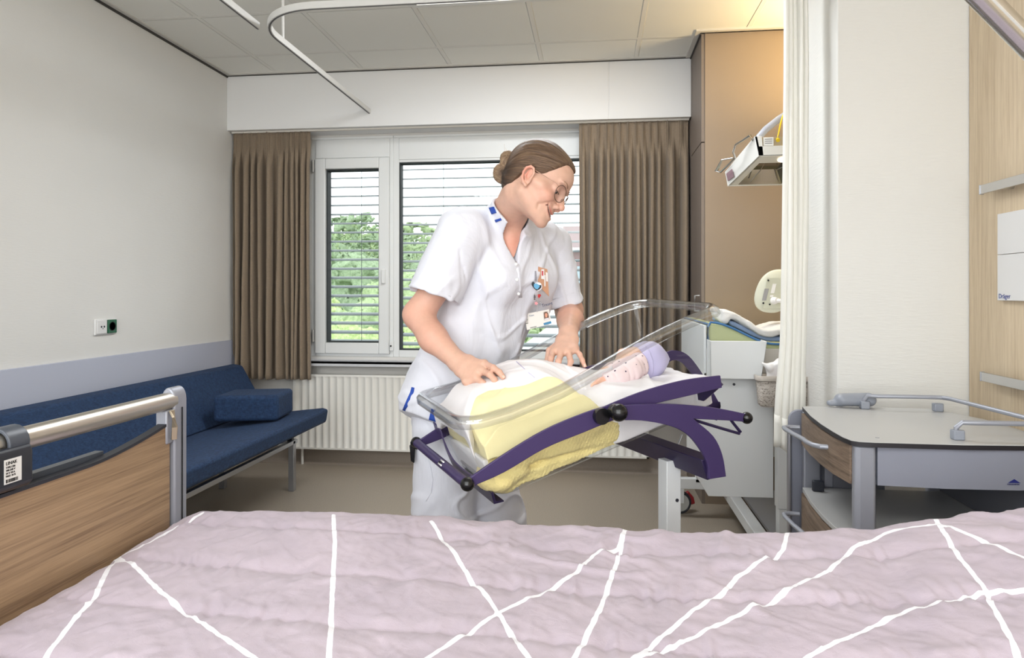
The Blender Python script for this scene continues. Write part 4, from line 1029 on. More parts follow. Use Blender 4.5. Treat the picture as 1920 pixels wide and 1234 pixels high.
# scale display (seen from behind) on its stand
dv_ = thing('scale_display', 'cream rounded display seen from behind on a stand over the changing mat', 'display')
cx_, cz_ = .845, 1.215
def disp(X, Y, Z):
    u = (X - cx_); w_ = Z - cz_; tl = .16
    a = ((np.abs(u - .30 * w_) / .086) ** 2.4 + (np.abs(w_ + .10 * u) / .104) ** 2.4) ** (1 / 2.4); d2 = (a - 1) * .09
    th = np.abs(Y - 3.31 + .10 * u) - .022 * np.sqrt(np.clip(1 - a ** 3 * .85, 0.02, 1)); return np.maximum(d2, th) * .8
dvv = Vol((cx_ - .12, 3.25, cz_ - .13), (cx_ + .12, 3.37, cz_ + .13), .0032); dvv.fn(disp); dV, dF = dvv.mesh()
part(np_mesh('shell', [(dV, dF)], mat('cream_plastic', (204, 206, 190), .4), smooth_it=2), dv_)
bkp = MB()
def dpt(u, w_, o=0): return (cx_ + u, 3.31 - .022 - .10 * u - o - .0005, cz_ + w_)
def dquad(m_, u0, u1, w0, w1, o, sk=0): m_.prism([dpt(u0 + sk * w0, w0, 0), dpt(u1 + sk * w0, w0, 0), dpt(u1 + sk * w1, w1, 0), dpt(u0 + sk * w1, w1, 0)], None, (0, -o, 0))
dquad(bkp, -.050, .03, -.082, .062, .0015, .12); part(bkp.build('back_plate', mat('cream_plastic_plate', (194, 196, 178), .45), bevel=.001), dv_)
q = MB(); dquad(q, -.054, -.036, -.044, .012, .0024, .22); part(q.build('label', mat('label_grey', (150, 150, 152), .5)), dv_, 'grey type label')
q = MB(); dquad(q, -.024, -.008, -.010, .034, .0024, .22); dquad(q, -.026, -.012, -.028, -.018, .0024, .1); part(q.build('label', mat('label_white', (232, 232, 230), .5)), dv_, 'white type label')
for u, w_ in ((-.036, .050), (-.058, -.056), (-.030, -.062)): p_ = dpt(u, w_); part(MB().tube([p_, (p_[0], p_[1] - .004, p_[2])], .0042, 12).build('screw_recess', M_black), dv_)
p_ = dpt(-.012, -.045); part(MB().tube([p_, (p_[0] + .01, p_[1] - .03, p_[2] + .003)], [.018, .012], 16).build('arm_socket', M_white), dv_)
part(MB().tube([(p_[0] + .008, p_[1] - .025, p_[2]), (.90, 3.24, 1.17), (.93, 3.22, 1.05), (.93, 3.22, .86)], .010, 12).build('stand', M_white), dv_); rebase(dv_, (.93, 3.22, .86))

# heat lamp over the changing table
hl = thing('heat_lamp', 'white heat lamp on a bent arm above the changing table', 'lamp')
y0, y1 = 3.18, 3.52
M_hl = mat('lamp_white', (226, 226, 222), .35)
# section seen from the front: sloping side with the outlet face below
bd_ = MB(); F0 = [(.726, y0, 1.919), (.744, y0, 1.828), (.95, y0, 1.828), (.95, y0, 1.919)]
F1 = [(.726, y1, 1.86), (.700, y1, 1.762), (.95, y1, 1.762), (.95, y1, 1.86)]
top0, top1 = [(.720, y0, 1.915), (.960, y0, 1.915)], [(.720, y1, 1.870), (.960, y1, 1.870)]
bot0, bot1 = [(.738, y0, 1.828), (.960, y0, 1.828)], [(.752, y1, 1.755), (.960, y1, 1.755)]
lf = [(.720, y0, 1.915), (.740, y0, 1.828), (.752, y1 + .02, 1.748), (.700, y1 + .02, 1.82)]
v = [(.722, y0, 1.915), (.740, y0, 1.825), (.98, y0, 1.825), (.98, y0, 1.915), (.655, y1, 1.815), (.668, y1, 1.742), (.98, y1, 1.742), (.98, y1, 1.815)]
# walls as a hollow hood, open below
def wall_(a, b, c_, d_, off): return MB().prism([a, b, c_, d_], None, off)
hood = MB()
hood.prism([v[0], v[1], v[5], v[4]], None, (.012, 0, 0))
hood.prism([v[1], v[2], (.98, y0, 1.870), (.731, y0, 1.870)], None, (0, .010, 0)).prism([v[0], v[1], (.762, y0, 1.825), (.754, y0, 1.915)], None, (0, .010, 0))
hood.prism([v[5], v[6], v[7], v[4]], None, (0, -.010, 0)).prism([(.722, y0 + .03, 1.885), (.98, y0 + .03, 1.885), v[7], v[4]], None, (0, 0, -.006))
part(hood.build('hood', M_hl, bevel=.0015), hl)
def bp(a, b):                                                      # a point of the underside, a across, b back
    xl = .740 + (.668 - .740) * b; return (xl + (.98 - xl) * a, y0 + (y1 - y0) * b, 1.825 + (1.742 - 1.825) * b)
und = MB(); G_ = [(0, 0, 1, .22), (0, .22, .14, 1), (.82, .22, 1, 1), (.14, .94, .82, 1)]
for a0, b0, a1, b1 in G_: und.prism([bp(a0, b0), bp(a1, b0), bp(a1, b1), bp(a0, b1)], None, (0, 0, .004))
part(und.build('underside', M_hl), hl)
ref = MB(); A0, A1, A2, A3 = bp(.14, .22), bp(.82, .22), bp(.82, .94), bp(.14, .94); U = [tuple(np.array(p) * .55 + np.array(bp(.5, .58)) * .45 + np.array((0, 0, .05))) for p in (A0, A1, A2, A3)]
ref.add([A0, A1, A2, A3] + U, [(0, 1, 5, 4), (1, 2, 6, 5), (2, 3, 7, 6), (3, 0, 4, 7), (4, 5, 6, 7)])
part(ref.build('reflector', mat('mirror_reflector', (150, 146, 142), .15, 1.0), smooth=False), hl)
gw = MB().tube([tuple(np.array(A0) + (.03, .03, .006)), tuple(np.array(bp(.35, .6)) + (0, 0, .02)), tuple(np.array(A3) + (.05, -.03, .006))], .0025, 6).tube([tuple(np.array(A1) + (-.02, .03, .004)), tuple(np.array(bp(.6, .6)) + (0, 0, .02)), tuple(np.array(A2) + (-.02, -.02, .004))], .0025, 6)
part(gw.build('guard_wire', M_steel), hl)
c0 = np.array(bp(.52, .11)) + (0.0, 0, -.002); part(MB().lathe([(0, -.001), (.026, -.001), (.028, .002), (0, .002)], c0, (0, -.2, -1), 28).build('lamp_window', mat('lamp_glow', (255, 238, 206), .3, emit=3.5)), hl)
def outp(t_, z_, dx=.0):                                           # along the sloping left side
    a = np.array(v[0]) * (1 - t_) + np.array(v[4]) * t_; return (a[0] - dx, a[1], a[2] + z_)
part(MB().tube([outp(.05, -.01, 0), outp(.02, .008, .015), outp(.28, .012, .045), outp(.36, -.01, .045), outp(.40, -.03, .03), outp(.88, -.02, .035), outp(.97, .0, .045), outp(.80, .028, .04), outp(.70, .02, .0)], .0045, 10).build('handle', M_steel), hl, 'steel wire handle')
sl = np.array(v[4]) * .8 + np.array(v[5]) * .2
st_ = MB().prism([outp(.72, -.030, .0015), outp(.93, -.020, .0015), tuple(np.array(outp(.93, -.058, .0015)) + (.008, 0, 0)), tuple(np.array(outp(.72, -.068, .0015)) + (.008, 0, 0))], None, (-.001, 0, 0))
part(st_.build('sticker', mat('sticker_mauve', (150, 120, 130), .5)), hl)
part(MB().box((.752, y0 + .010, 1.870), (.98, y0 + .03, 1.912)).build('rating_plate', mat('brass_grey', (176, 160, 128), .4)), hl)
rp = part(MB().box((.762, y0 + .004, 1.872), (.806, y0 + .010, 1.910)).build('label', mat('label_white', (232, 232, 230), .5)), hl, 'white rating label')
for k in range(3): part(MB().box((.768, y0 + .0035, 1.900 - .009 * k), (.800, y0 + .004, 1.902 - .009 * k)).build('print_line', M_ink), rp)
pa = [(.765, 3.30, 1.90), (.772, 3.30, 1.940), (.80, 3.30, 1.972), (.86, 3.31, 2.02), (1.05, 3.34, 2.14), (1.5, 3.40, 2.16), (2.39, 3.42, 2.16)]
part(MB().tube(pa, .016, 16).build('arm', mat('arm_blue_grey', (176, 182, 196), .35)), hl)
part(MB().tube([(.826, y0 + .02, 1.905), (.832, y0 + .02, 1.93), (.848, 3.22, 1.99), (.87, 3.27, 2.03)], .0035, 8).tube([(.826, y0 + .005, 1.895), (.826, y0 + .02, 1.905)], .009, 12).build('earth_cable', mat('cable_yellow', (232, 200, 30), .4)), hl, 'yellow cable and plug')
rebase(hl, (2.39, 3.42, 2.16))
l_ = bpy.data.lights.new('heat_lamp_light', 'SPOT'); l_.energy = 6; l_.color = (1, .82, .55); l_.spot_size = R(110); l_.shadow_soft_size = .03
lo_ = bpy.data.objects.new('heat_lamp_light', l_); sc.collection.objects.link(lo_); lo_.location = tuple(c0 + (0, 0, -.02))
# ================================================================== BASSINET
# its own axes: l along the tub towards the head, w across away from the bed, u up; tilted head-up by 16 degrees
PHI, AZ = R(16.0), R(22.3)
def c2w(v): return np.array([-_s * v[2] + _c * v[0], _c * v[2] + _s * v[0], v[1]])
e_w = c2w((-math.sin(AZ), 0, math.cos(AZ))); e_l0 = c2w((math.cos(AZ), 0, math.sin(AZ)))
e_l = e_l0 * math.cos(PHI) + np.array([0, 0, math.sin(PHI)]); e_u = np.cross(e_l, e_w); e_u = e_u if e_u[2] > 0 else -e_u
B_O = np.array((-.313, 1.594, .898))
BX = np.eye(4); BX[:3, 0] = e_l; BX[:3, 1] = e_w; BX[:3, 2] = e_u; BX[:3, 3] = B_O
def bw(l, w, u): return B_O + e_l * l + e_w * w + e_u * u
def loc(px, py, w=0.0):
    r = ray(px, py); t_ = float((B_O + e_w * w - np.array((0, 0, CAM_H))) @ e_w) / float(r @ e_w); P_ = np.array((0, 0, CAM_H)) + r * t_ - B_O
    return float(P_ @ e_l), float(P_ @ e_u)
M_acr = clear('clear_acrylic', (0.975, 0.985, 0.985), 0.03, 1.35, 0.0)
M_acrim = clear('clear_acrylic_rim', (0.95, 0.96, 0.965), 0.08, 1.6, 0.13)
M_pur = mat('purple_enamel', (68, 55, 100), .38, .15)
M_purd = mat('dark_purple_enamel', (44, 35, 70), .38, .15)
bas = thing('bassinet', 'clear plastic baby bassinet in a tilted purple frame on a white column', 'bassinet')
RU = lambda l: np.interp(l, [-.02, .02, .10, .28, .37, .47, .57, .68, .75, .82], [.0, -.006, -.016, -.010, .004, .020, .036, .044, .046, .044])
def t_loop(l0, l1, w0, w1, r, uf, n=6, m=10):
    P_ = []
    cs = ((l1 - r, w1 - r, 0), (l0 + r, w1 - r, 90), (l0 + r, w0 + r, 180), (l1 - r, w0 + r, 270))
    for i, (a, b, a0) in enumerate(cs):
        for k in range(n + 1): t_ = R(a0 + 90 * k / n); P_.append((a + r * math.cos(t_), b + r * math.sin(t_)))
        nx_ = cs[(i + 1) % 4]; t1 = R(a0 + 90); s_ = P_[-1]; e_ = (nx_[0] + r * math.cos(t1), nx_[1] + r * math.sin(t1))
        for k in range(1, m): q = k / m; P_.append((s_[0] + (e_[0] - s_[0]) * q, s_[1] + (e_[1] - s_[1]) * q))
    return [bw(a, b, uf(a) + (.012 * b / .38 if callable(uf) else 0)) for a, b in P_]
L_ = [t_loop(.075, .725, .060, .320, .035, lambda a: -.232), t_loop(.055, .745, .042, .338, .045, lambda a: -.228), t_loop(.042, .757, .032, .348, .05, lambda a: -.212),
      t_loop(.030, .768, .022, .358, .05, lambda a: -.14), t_loop(.016, .784, .008, .372, .05, lambda a: -.04 + .5 * RU(a)), t_loop(.010, .790, .003, .377, .05, lambda a: RU(a) - .006)]
part(tub_shell(L_).build('tub', M_acr, angle=60), bas)
R_ = [t_loop(.010, .790, .003, .377, .05, lambda a: RU(a) - .006), t_loop(.009, .791, .002, .378, .05, lambda a: RU(a) + .006), t_loop(.003, .797, -.004, .384, .055, lambda a: RU(a) + .014),
      t_loop(-.008, .808, -.014, .394, .06, lambda a: RU(a) + .015), t_loop(-.017, .817, -.023, .403, .065, lambda a: RU(a) + .006), t_loop(-.019, .819, -.025, .405, .066, lambda a: RU(a) - .010), t_loop(-.016, .816, -.022, .402, .066, lambda a: RU(a) - .014)]
rm = MB(); n = len(R_[0]); rm.add([p for L in R_ for p in L], [(i * n + k, i * n + (k + 1) % n, (i + 1) * n + (k + 1) % n, (i + 1) * n + k) for i in range(len(R_) - 1) for k in range(n)])
part(rm.build('tub_rim', M_acrim, angle=70, solid=.0022), bas, 'rolled clear rim')
# purple cradle arms and side plates, near and far
def plate(px_pts, w0, th, name, m=M_pur, at=None, lab=None):
    if at is None: at = w0
    pts = [loc(x, y, at) for x, y in px_pts]
    o = MB().prism([bw(l, w0, u) for l, u in pts], None, e_w * th).build(name, m, bevel=.0015, angle=25); return part(o, bas, lab)
def dens(pts, k=4):                                                # smooth an outline edge
    P_ = [np.array(p, float) for p in pts]; out_ = []
    for i in range(len(P_) - 1):
        p0, p1, p2, p3 = P_[max(i - 1, 0)], P_[i], P_[i + 1], P_[min(i + 2, len(P_) - 1)]
        for j in range(k): t_ = j / k; out_.append(.5 * ((2 * p1) + (-p0 + p2) * t_ + (2 * p0 - 5 * p1 + 4 * p2 - p3) * t_ ** 2 + (-p0 + 3 * p1 - 3 * p2 + p3) * t_ ** 3))
    out_.append(P_[-1]); return [tuple(p) for p in out_]
A_top = dens([(878, 897), (945, 851), (1020, 806), (1095, 774), (1150, 757)]); A_bot = dens([(1160, 786), (1144, 790), (1095, 810), (1020, 841), (945, 885), (884, 912)])
U_top = dens([(1128, 764), (1200, 735), (1280, 713), (1350, 704)]); U_bot = dens([(1353, 727), (1300, 740), (1228, 757), (1170, 775), (1140, 785)])
S_top = dens([(1150, 764), (1180, 759), (1250, 757), (1310, 761), (1360, 768), (1402, 777)]); S_b1 = dens([(1400, 791), (1360, 788), (1299, 785)])
S_out = dens([(1299, 786), (1335, 817), (1352, 852), (1359, 893)]); S_in = dens([(1327, 898), (1324, 868), (1308, 838), (1284, 812), (1250, 797), (1200, 788), (1150, 788)])
for wn, thk in ((-.030, -.008), (.412, .008)):
    plate(A_top + A_bot, wn, thk, 'cradle_arm', at=-.034); plate(U_top + U_bot, wn, thk * .8, 'head_arm', at=-.034)
plate(S_top + S_b1 + S_out[1:] + S_in, -.052, -.010, 'side_plate', at=-.056)
plate(S_top + S_b1 + S_out[1:] + S_in, .430, .010, 'side_plate', at=-.056)
# turned-back end of the head arms and the bar that joins them
le, ue = loc(1351, 712, -.034)
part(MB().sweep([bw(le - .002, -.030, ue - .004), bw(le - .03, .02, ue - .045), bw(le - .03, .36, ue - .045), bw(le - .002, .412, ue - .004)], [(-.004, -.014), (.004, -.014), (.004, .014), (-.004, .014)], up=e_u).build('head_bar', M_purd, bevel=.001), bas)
# far guard hoop seen through the tub
hoop = [loc(x, y, .425) for x, y in dens([(1236, 690), (1246, 674), (1262, 666), (1282, 672), (1300, 692), (1318, 720), (1334, 748), (1346, 771)])]
fb_ = loc(1401, 784, -.06); hoop = [fb_, (hoop[0][0] * .5 + fb_[0] * .5 - .01, hoop[0][1] * .5 + fb_[1] * .5)] + hoop + [(hoop[-1][0] * .6 + fb_[0] * .4, hoop[-1][1] * .6 + fb_[1] * .4), fb_]
part(MB().sweep([bw(l, .425, u) for l, u in hoop], [(-.017, -.004), (.017, -.004), (.017, .004), (-.017, .004)], up=e_w).build('guard_hoop', M_pur), bas)
# foot-end handle with ball ends
bl, bu = loc(876, 908, -.045)
hb_ = part(MB().tube([bw(bl, -.040, bu), bw(bl, .425, bu)], .0125, 20).build('foot_handle', M_pur), bas)
for wv in (-.046, .43): part(MB().ball(bw(bl, wv, bu), .0165, 22).build('ball_end', M_black), hb_)
lp_ = np.array(bw(bl, .14, bu)); tc = np.array((0, 0, CAM_H)) - lp_; tc = tc - e_w * (tc @ e_w); tc /= np.linalg.norm(tc); sd = np.cross(tc, e_w)
st = MB(); st.add([lp_ + tc * .0128 + e_w * a + sd * b + tc * (-.0012 if b else 0) for a, b in ((-.016, -.007), (.016, -.007), (.016, .007), (-.016, .007))], [(0, 1, 2, 3)])
part(st.build('sticker', mat('label_white', (232, 232, 230), .5), solid=.0008), hb_, 'small white sticker')
exd = -e_w if (ray(900, 860) @ -e_w) > (ray(800, 860) @ -e_w) else e_w
eyd = np.cross(tc, exd)
part(text('lettering', 'mihid', .010, lp_ + tc * .0138 - exd * .013 - eyd * .0035, exd, eyd, M_ink), hb_)
# pivot knobs
kl, ku = loc(1158, 773, -.07)
for wv, sg in ((-.062, -1), (.445, 1)):
    part(MB().tube([bw(kl, wv + sg * -.01, ku), bw(kl, wv + sg * .012, ku)], .019, 24).ball(bw(kl, wv + sg * .014, ku), .0225, 26).build('pivot_knob', M_black), bas)
part(MB().lathe([(0, -.012), (.019, -.012), (.021, -.006), (.021, .008), (0, .008)], bw(kl - .035, -.046, ku - .002), -e_w, 24).build('pivot_washer', M_black), bas)
sl_, su_ = loc(1401, 784, -.06); part(MB().ball(bw(sl_, -.058, su_), .0165, 22).build('ball_end', M_black), bas); part(MB().ball(bw(sl_, .436, su_), .0165, 22).build('ball_end', M_black), bas)
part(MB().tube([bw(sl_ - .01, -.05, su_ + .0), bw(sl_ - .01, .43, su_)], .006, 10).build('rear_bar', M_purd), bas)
# wire bottle hook
def lw(x, y, w): l, u = loc(x, y, w); return bw(l, w, u)
part(MB().tube([lw(1299, 787, -.045), lw(1345, 801, -.045), lw(1386, 813, -.045), lw(1388, 810, -.045), lw(1372, 790, -.045), lw(1364, 776, -.045)], .0042, 8).build('wire_hook', M_purd), bas)
# cross beam between the plates, column and wheeled base
bt = [loc(x, y, -.045) for x, y in ((1327, 898), (1330, 862), (1318, 852))]
u0, u1 = bt[0][1], bt[1][1] - .0
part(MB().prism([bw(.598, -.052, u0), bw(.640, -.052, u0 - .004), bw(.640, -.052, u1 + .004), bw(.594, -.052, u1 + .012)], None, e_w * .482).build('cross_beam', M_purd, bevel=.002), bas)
pc = np.array(bw(.62, .115, -.37)) - e_l0 * .024; ex2, ey2 = e_l0, e_w
def obox(c_, a, b, z0, z1):
    q = [c_[:2] + ex2[:2] * s1 * a + ey2[:2] * s2 * b for s1, s2 in ((-1, -1), (1, -1), (1, 1), (-1, 1))]
    return MB().prism([(p[0], p[1], z0) for p in q], None, (0, 0, z1 - z0))
part(obox(pc, .0245, .022, .14, pc[2] + .01).build('column', M_ct, bevel=.002), bas)
part(MB().tube([pc + ex2 * .010 - ey2 * .022 + (0, 0, -.105), pc + ex2 * .010 - ey2 * .0245 + (0, 0, -.105)], .005, 14).build('bolt', M_dark), bas)
part(MB().tube([lw(1279, 815, .20), lw(1270, 838, .20)], .003, 8).build('gas_spring', M_alu), bas)
bb_ = obox(pc - ex2 * .10, .36, .02, .10, .14); bb_.v += [] ; part(bb_.build('base_bar', M_ct, bevel=.002), bas)
for sgn in (-.44, .24):
    part(obox(pc + ex2 * sgn, .02, .20, .10, .14).build('base_foot', M_ct, bevel=.002), bas)
    for s2 in (-.17, .17): c_ = pc + ex2 * sgn + ey2 * s2; part(MB().lathe([(0, -.012), (.034, -.012), (.038, -.006), (.038, .006), (.034, .012), (0, .012)], (c_[0], c_[1], .038), ex2 * .2 + ey2, 22).box((c_[0] - .012, c_[1] - .012, .04), (c_[0] + .012, c_[1] + .012, .102)).build('castor', M_dark), bas)
# strap under the foot end of the tub and the lower lip
sp_ = dens([(.040, .425, -.100), (.034, .34, -.104), (.018, .26, -.118), (.004, .16, -.138), (.0, .06, -.142), (-.004, -.026, -.134)], 5)
part(MB().sweep([bw(l - .012, w, u) for l, w, u in sp_], [(-.002, -.013), (.002, -.013), (.002, .013), (-.002, .013)], up=e_u).build('foot_strap', M_pur), bas)
part(MB().prism([bw(.035, .04, -.236), bw(.062, .04, -.240), (bw(.062, .04, -.236)), bw(.042, .04, -.231), bw(.042, .04, -.205), bw(.035, .04, -.205)], None, e_w * .30).build('tub_lip', M_purd, bevel=.001), bas)
rebase(bas, (float(pc[0]), float(pc[1]), 0))

# ------------------------------------------------------------------ what lies in the tub
def cloth(name, col, rough=.9, sc_=260, st_=.5, d_=.002, tone=.04):
    t = NT(name); co = t.coords('Object'); t.b.inputs['Roughness'].default_value = rough; c = srgb(*col)
    t.l(t.ramp(t.noise(co, 9, 3), [(.3, tuple(v * (1 - tone) for v in c[:3])), (.7, tuple(min(1, v * (1 + tone)) for v in c[:3]))]), t.b.inputs['Base Color'])
    t.b.inputs['Sheen Weight'].default_value = .2; t.bump(t.noise(co, sc_, 2), st_, d_); return t.m
M_sheet = cloth('white_cotton_sheet', (236, 233, 236), sc_=900, st_=.2, d_=.0008)
M_yel = cloth('yellow_waffle', (246, 228, 158), sc_=330, st_=.7, d_=.003)
M_yel2 = cloth('yellow_cotton', (247, 235, 182), sc_=600, st_=.3, d_=.001)
# mattress with its fitted sheet
lo_b, hi_b = (.0, .0, -.26), (.82, .40, .12)
mv = Vol((.02, .0, -.25), (.80, .39, -.06), .004)
def mat_body(L, Wd, U):
    top = -.128 + .006 * fbm(L * 7, Wd * 9, 0, 2) - .010 * sst(.68, .76, L) + .0045 * np.maximum(0, 1 - np.abs(vnoise((L + .6 * Wd) * 22, (Wd - L) * 7)) * 3)
    sw = .045 + .012 * sst(-.13, -.22, U); bx = np.maximum(np.maximum(sw - .003 - L, L - (.800 - sw)), np.maximum(sw - .014 + .03 * (1 - sst(.36, .44, L)) - Wd, Wd - (.394 - sw)))
    return np.maximum(np.maximum(bx, -.222 - U), U - top) * .8
mv.fn(mat_body, lo=(.0, .0, -.26), hi=(.82, .4, 0)); mv.warp(lambda L, Wd, U: .003 * np.maximum(0, 1 - np.abs(vnoise(L * 40, U * 12, Wd * 20)) * 4) * sst(.62, .7, L))
mV, mF = mv.mesh(); tag(np_mesh('bassinet_mattress', [(mV, mF)], M_sheet, xf=BX, smooth_it=2), 'thin mattress in a white fitted sheet lying in the clear bassinet tub', 'mattress')
# yellow blanket
yv = Vol((.02, .0, -.25), (.47, .385, .06), .0032)
def y_top(L, Wd): return -.060 + .055 * sst(.03, .11, Wd) + .006 * sst(.10, .2, Wd) - .03 * sst(.30, .36, Wd) - .035 * sst(.10, .03, L) + .006 * fbm(L * 9, Wd * 11, 2, 2) - .10 * sst(.32, .42, L + .4 * (Wd - .05)) 
def y_body(L, Wd, U):
    side = .030 + .0 * U + .025 * sst(-.14, -.235, U); lmx = .425 - .38 * np.clip(Wd - .05, 0, 1)
    bx = np.maximum(np.maximum(.052 + .02 * sst(-.16, -.23, U) - L, L - lmx), np.maximum(side - Wd, Wd - .345)); return np.maximum(np.maximum(bx, -.224 - U), U - y_top(L, Wd)) * .75
yv.fn(y_body)
ul = lambda L: -.172 - .15 * (L - .10)                               # crease where the blanket is folded under
yv.fn(lambda L, Wd, U: np.sqrt((U - ul(L) - .003 * np.sin(L * 30)) ** 2 + (np.maximum(Wd - .045, 0)) ** 2 * .6) - .0065 * sst(.10, .15, L) - .0005, k=.008, op='s')
yv.fn(lambda L, Wd, U: np.sqrt((U + .128 + .02 * (L - .1)) ** 2 + (np.maximum(Wd - .036, 0)) ** 2) - .0022, k=.012, op='s')
yv.ell((.075, .10, -.195), (.05, .075, .034), .012); yv.ell((.11, .055, -.185), (.04, .026, .022), .01)
yv.warp(lambda L, Wd, U: .0016 * np.sin(L * 520) * np.sin((Wd + U) * 520) * sst(-.08, -.14, U) + .0035 * vnoise(L * 22, Wd * 22, U * 34))
V_, F_ = yv.mesh(); yb_ = thing('blanket', 'yellow terry baby blanket tucked around the baby in the bassinet', 'blanket')
part(np_mesh('terry_layer', [(V_, F_)], M_yel, xf=BX), yb_)
yc = Vol((.02, .0, -.16), (.47, .385, .07), .0032)
def y2(L, Wd, U):
    tp_ = y_top(L, Wd) + .006 + .003 * np.maximum(0, 1 - np.abs(vnoise((L - Wd) * 16, (L + Wd) * 6)) * 3); lmx = .40 - .42 * np.clip(Wd - .05, 0, 1) + .004 * np.sin(Wd * 60)
    bx = np.maximum(np.maximum(.045 - L, L - lmx), np.maximum(.0255 - Wd, Wd - .345)) ; sh = np.maximum(U - tp_, tp_ - .010 - U); sd2 = np.maximum(np.maximum(.0255 - Wd, Wd - .036), np.maximum(-.125 + .004 * np.sin(L * 30) - U, U - tp_)); fe = np.maximum(np.maximum(.045 - L, L - .056), np.maximum(-.12 - U, U - tp_))
    return np.maximum(bx, np.minimum(np.minimum(sh, sd2), fe)) * .75
yc.fn(y2); V_, F_ = yc.mesh(); part(np_mesh('cotton_face', [(V_, F_)], M_yel2, xf=BX), yb_, 'smoother pale yellow upper face'); rebase(yb_, tuple(bw(.22, .19, -.22)))
# the white top sheet being folded back
wv_ = Vol((.0, .0, -.16), (.54, .40, .13), .0034)
def wedge(L): return np.interp(L, [.02, .05, .10, .14, .17, .20, .26, .34, .40, .46], [.05, .10, .15, .170, .152, .132, .125, .12, .13, .15])
def w_top(L, Wd):
    r_ = np.clip((Wd - wedge(L)) / .13, 0, 1); prof_ = (1 - (1 - r_) ** 2.2)
    hgt_ = np.interp(L, [.02, .05, .10, .17, .22, .27, .33, .39, .44, .50, .54], [-.040, -.030, -.012, .008, .030, .030, .016, -.012, -.045, -.080, -.10])
    return y_top(L, Wd) * (1 - prof_) * (L < .40) + (-.05) * (1 - prof_) * (L >= .40) + hgt_ * prof_ + .010 - .07 * sst(.315, .375, Wd) + .0055 * fbm(L * 10 + 3 * Wd, Wd * 13, 4, 3) + .004 * np.maximum(0, 1 - np.abs(vnoise(L * 15 + Wd * 20, Wd * 4, 9)) * 3)
def w_body(L, Wd, U):
    tp_ = np.maximum(w_top(L, Wd), y_top(L, Wd) + .010 + .012 * sst(0, .03, Wd - wedge(L))); ex_ = np.maximum(wedge(L) - Wd, Wd - .372); bx = np.maximum(ex_, np.maximum(.022 - L, L - .525 + .35 * (Wd - .12)))
    return np.maximum(bx, np.maximum(U - tp_, tp_ - .055 - .03 * sst(.3, .5, L) - U)) * .7
wv_.fn(w_body)
V_, F_ = wv_.mesh(); ws = tag(np_mesh('top_sheet', [(V_, F_)], M_sheet, xf=BX, smooth_it=3), 'white top sheet being folded back over the yellow blanket under both hands', 'sheet')
from mathutils.bvhtree import BVHTree
_wb = BVHTree.FromPolygons([v.co.copy() for v in ws.data.vertices], [tuple(p.vertices) for p in ws.data.polygons])
sp_l = []
for x, y in ((958, 668), (968, 678), (980, 689), (992, 700), (1003, 709)):
    h_ = _wb.ray_cast(Vector((0, 0, CAM_H)), Vector(ray(x, y)).normalized())
    if h_[0] is not None: sp_l.append(np.array(h_[0]) + (0, 0, .0006))
if len(sp_l) > 2: part(MB().tube(sp_l, .0009, 6).build('coloured_seam', mat('lilac_thread', (176, 172, 206), .8)), ws, 'pale lilac seam')
# muslin tucked over the baby's chest
mu = Vol((.28, .02, -.16), (.66, .38, .0), .0034)
mu.ell((.44, .19, -.135), (.17, .13, .068), .02).ell((.52, .11, -.140), (.12, .07, .030), .02)
mu.fn(lambda L, Wd, U: np.maximum(np.maximum(.30 - L, L - .625 + .35 * (.2 - Wd)), np.maximum(.045 - Wd, U + .128 - .006 - .02 * np.exp(-((Wd - .09 - .3 * (L - .5)) / .03) ** 2))) * .7, k=.012)
mu.warp(lambda L, Wd, U: .005 * np.maximum(0, 1 - np.abs(vnoise((L + 1.3 * Wd) * 15, (Wd - .5 * L) * 5)) * 2.4) * -1 + .003 * fbm(L * 12, Wd * 12, U * 12, 2))
mu.plane((.3, .2, -.135), (0, 0, -1))
V_, F_ = mu.mesh(); tag(np_mesh('muslin_cloth', [(V_, F_)], M_sheet, xf=BX, smooth_it=3), 'white muslin cloth tucked over the chest of the baby', 'cloth')
# baby
M_bskin = mat('baby_skin', (236, 188, 164), .5, sss=.25)
baby = thing('baby', 'newborn baby in a lavender cap and pink dotted sleeve lying in the bassinet', 'baby')
bv = Vol((.38, .08, -.17), (.74, .34, .02), .0028)
bv.ell((.655, .205, -.080), (.058, .050, .052), .01).ell((.612, .215, -.062), (.038, .038, .034), .02).ell((.600, .235, -.040), (.016, .014, .014), .012).ell((.585, .215, -.072), (.030, .034, .028), .02)
bv.ell((.600, .262, -.060), (.010, .010, .009), .008).cone((.575, .20, -.085), (.53, .20, -.10), .028, .05, .02).ell((.50, .20, -.115), (.07, .06, .045), .03)
wr0 = np.array((.458, .148, -.070))
bv.cone((.50, .152, -.078), wr0, .013, .011, .008).ell(wr0 + (-.010, 0, 0), (.014, .012, .009), .006)
for k in range(4):
    a0 = wr0 + (-.018, -.009 + .0062 * k, .003 - .002 * k); a1 = a0 + (-.012, -.001, -.002); a2 = a1 + (-.006, -.001, -.008); bv.cone(a0, a1, .0042, .004, .002).cone(a1, a2, .004, .0034, .001)
bv.cone(wr0 + (-.006, -.010, .004), wr0 + (-.02, -.016, .004), .0045, .0038, .003)
V_, F_ = bv.mesh(); part(np_mesh('body', [(V_, F_)], M_bskin, xf=BX), baby)
M_cap = cloth('lavender_jersey', (196, 190, 226), sc_=700, st_=.3, d_=.0008)
cv = Vol((.60, .12, -.16), (.76, .29, .01), .0026)
cv.ell((.662, .205, -.080), (.062, .056, .058), .01).ell((.712, .205, -.090), (.020, .022, .022), .02).ell((.730, .203, -.098), (.009, .009, .009), .006)
cv.plane((.628, .205, -.08), (-1, 0, .12)); cv.warp(lambda L, Wd, U: .0016 * vnoise(L * 40, Wd * 40, U * 40))
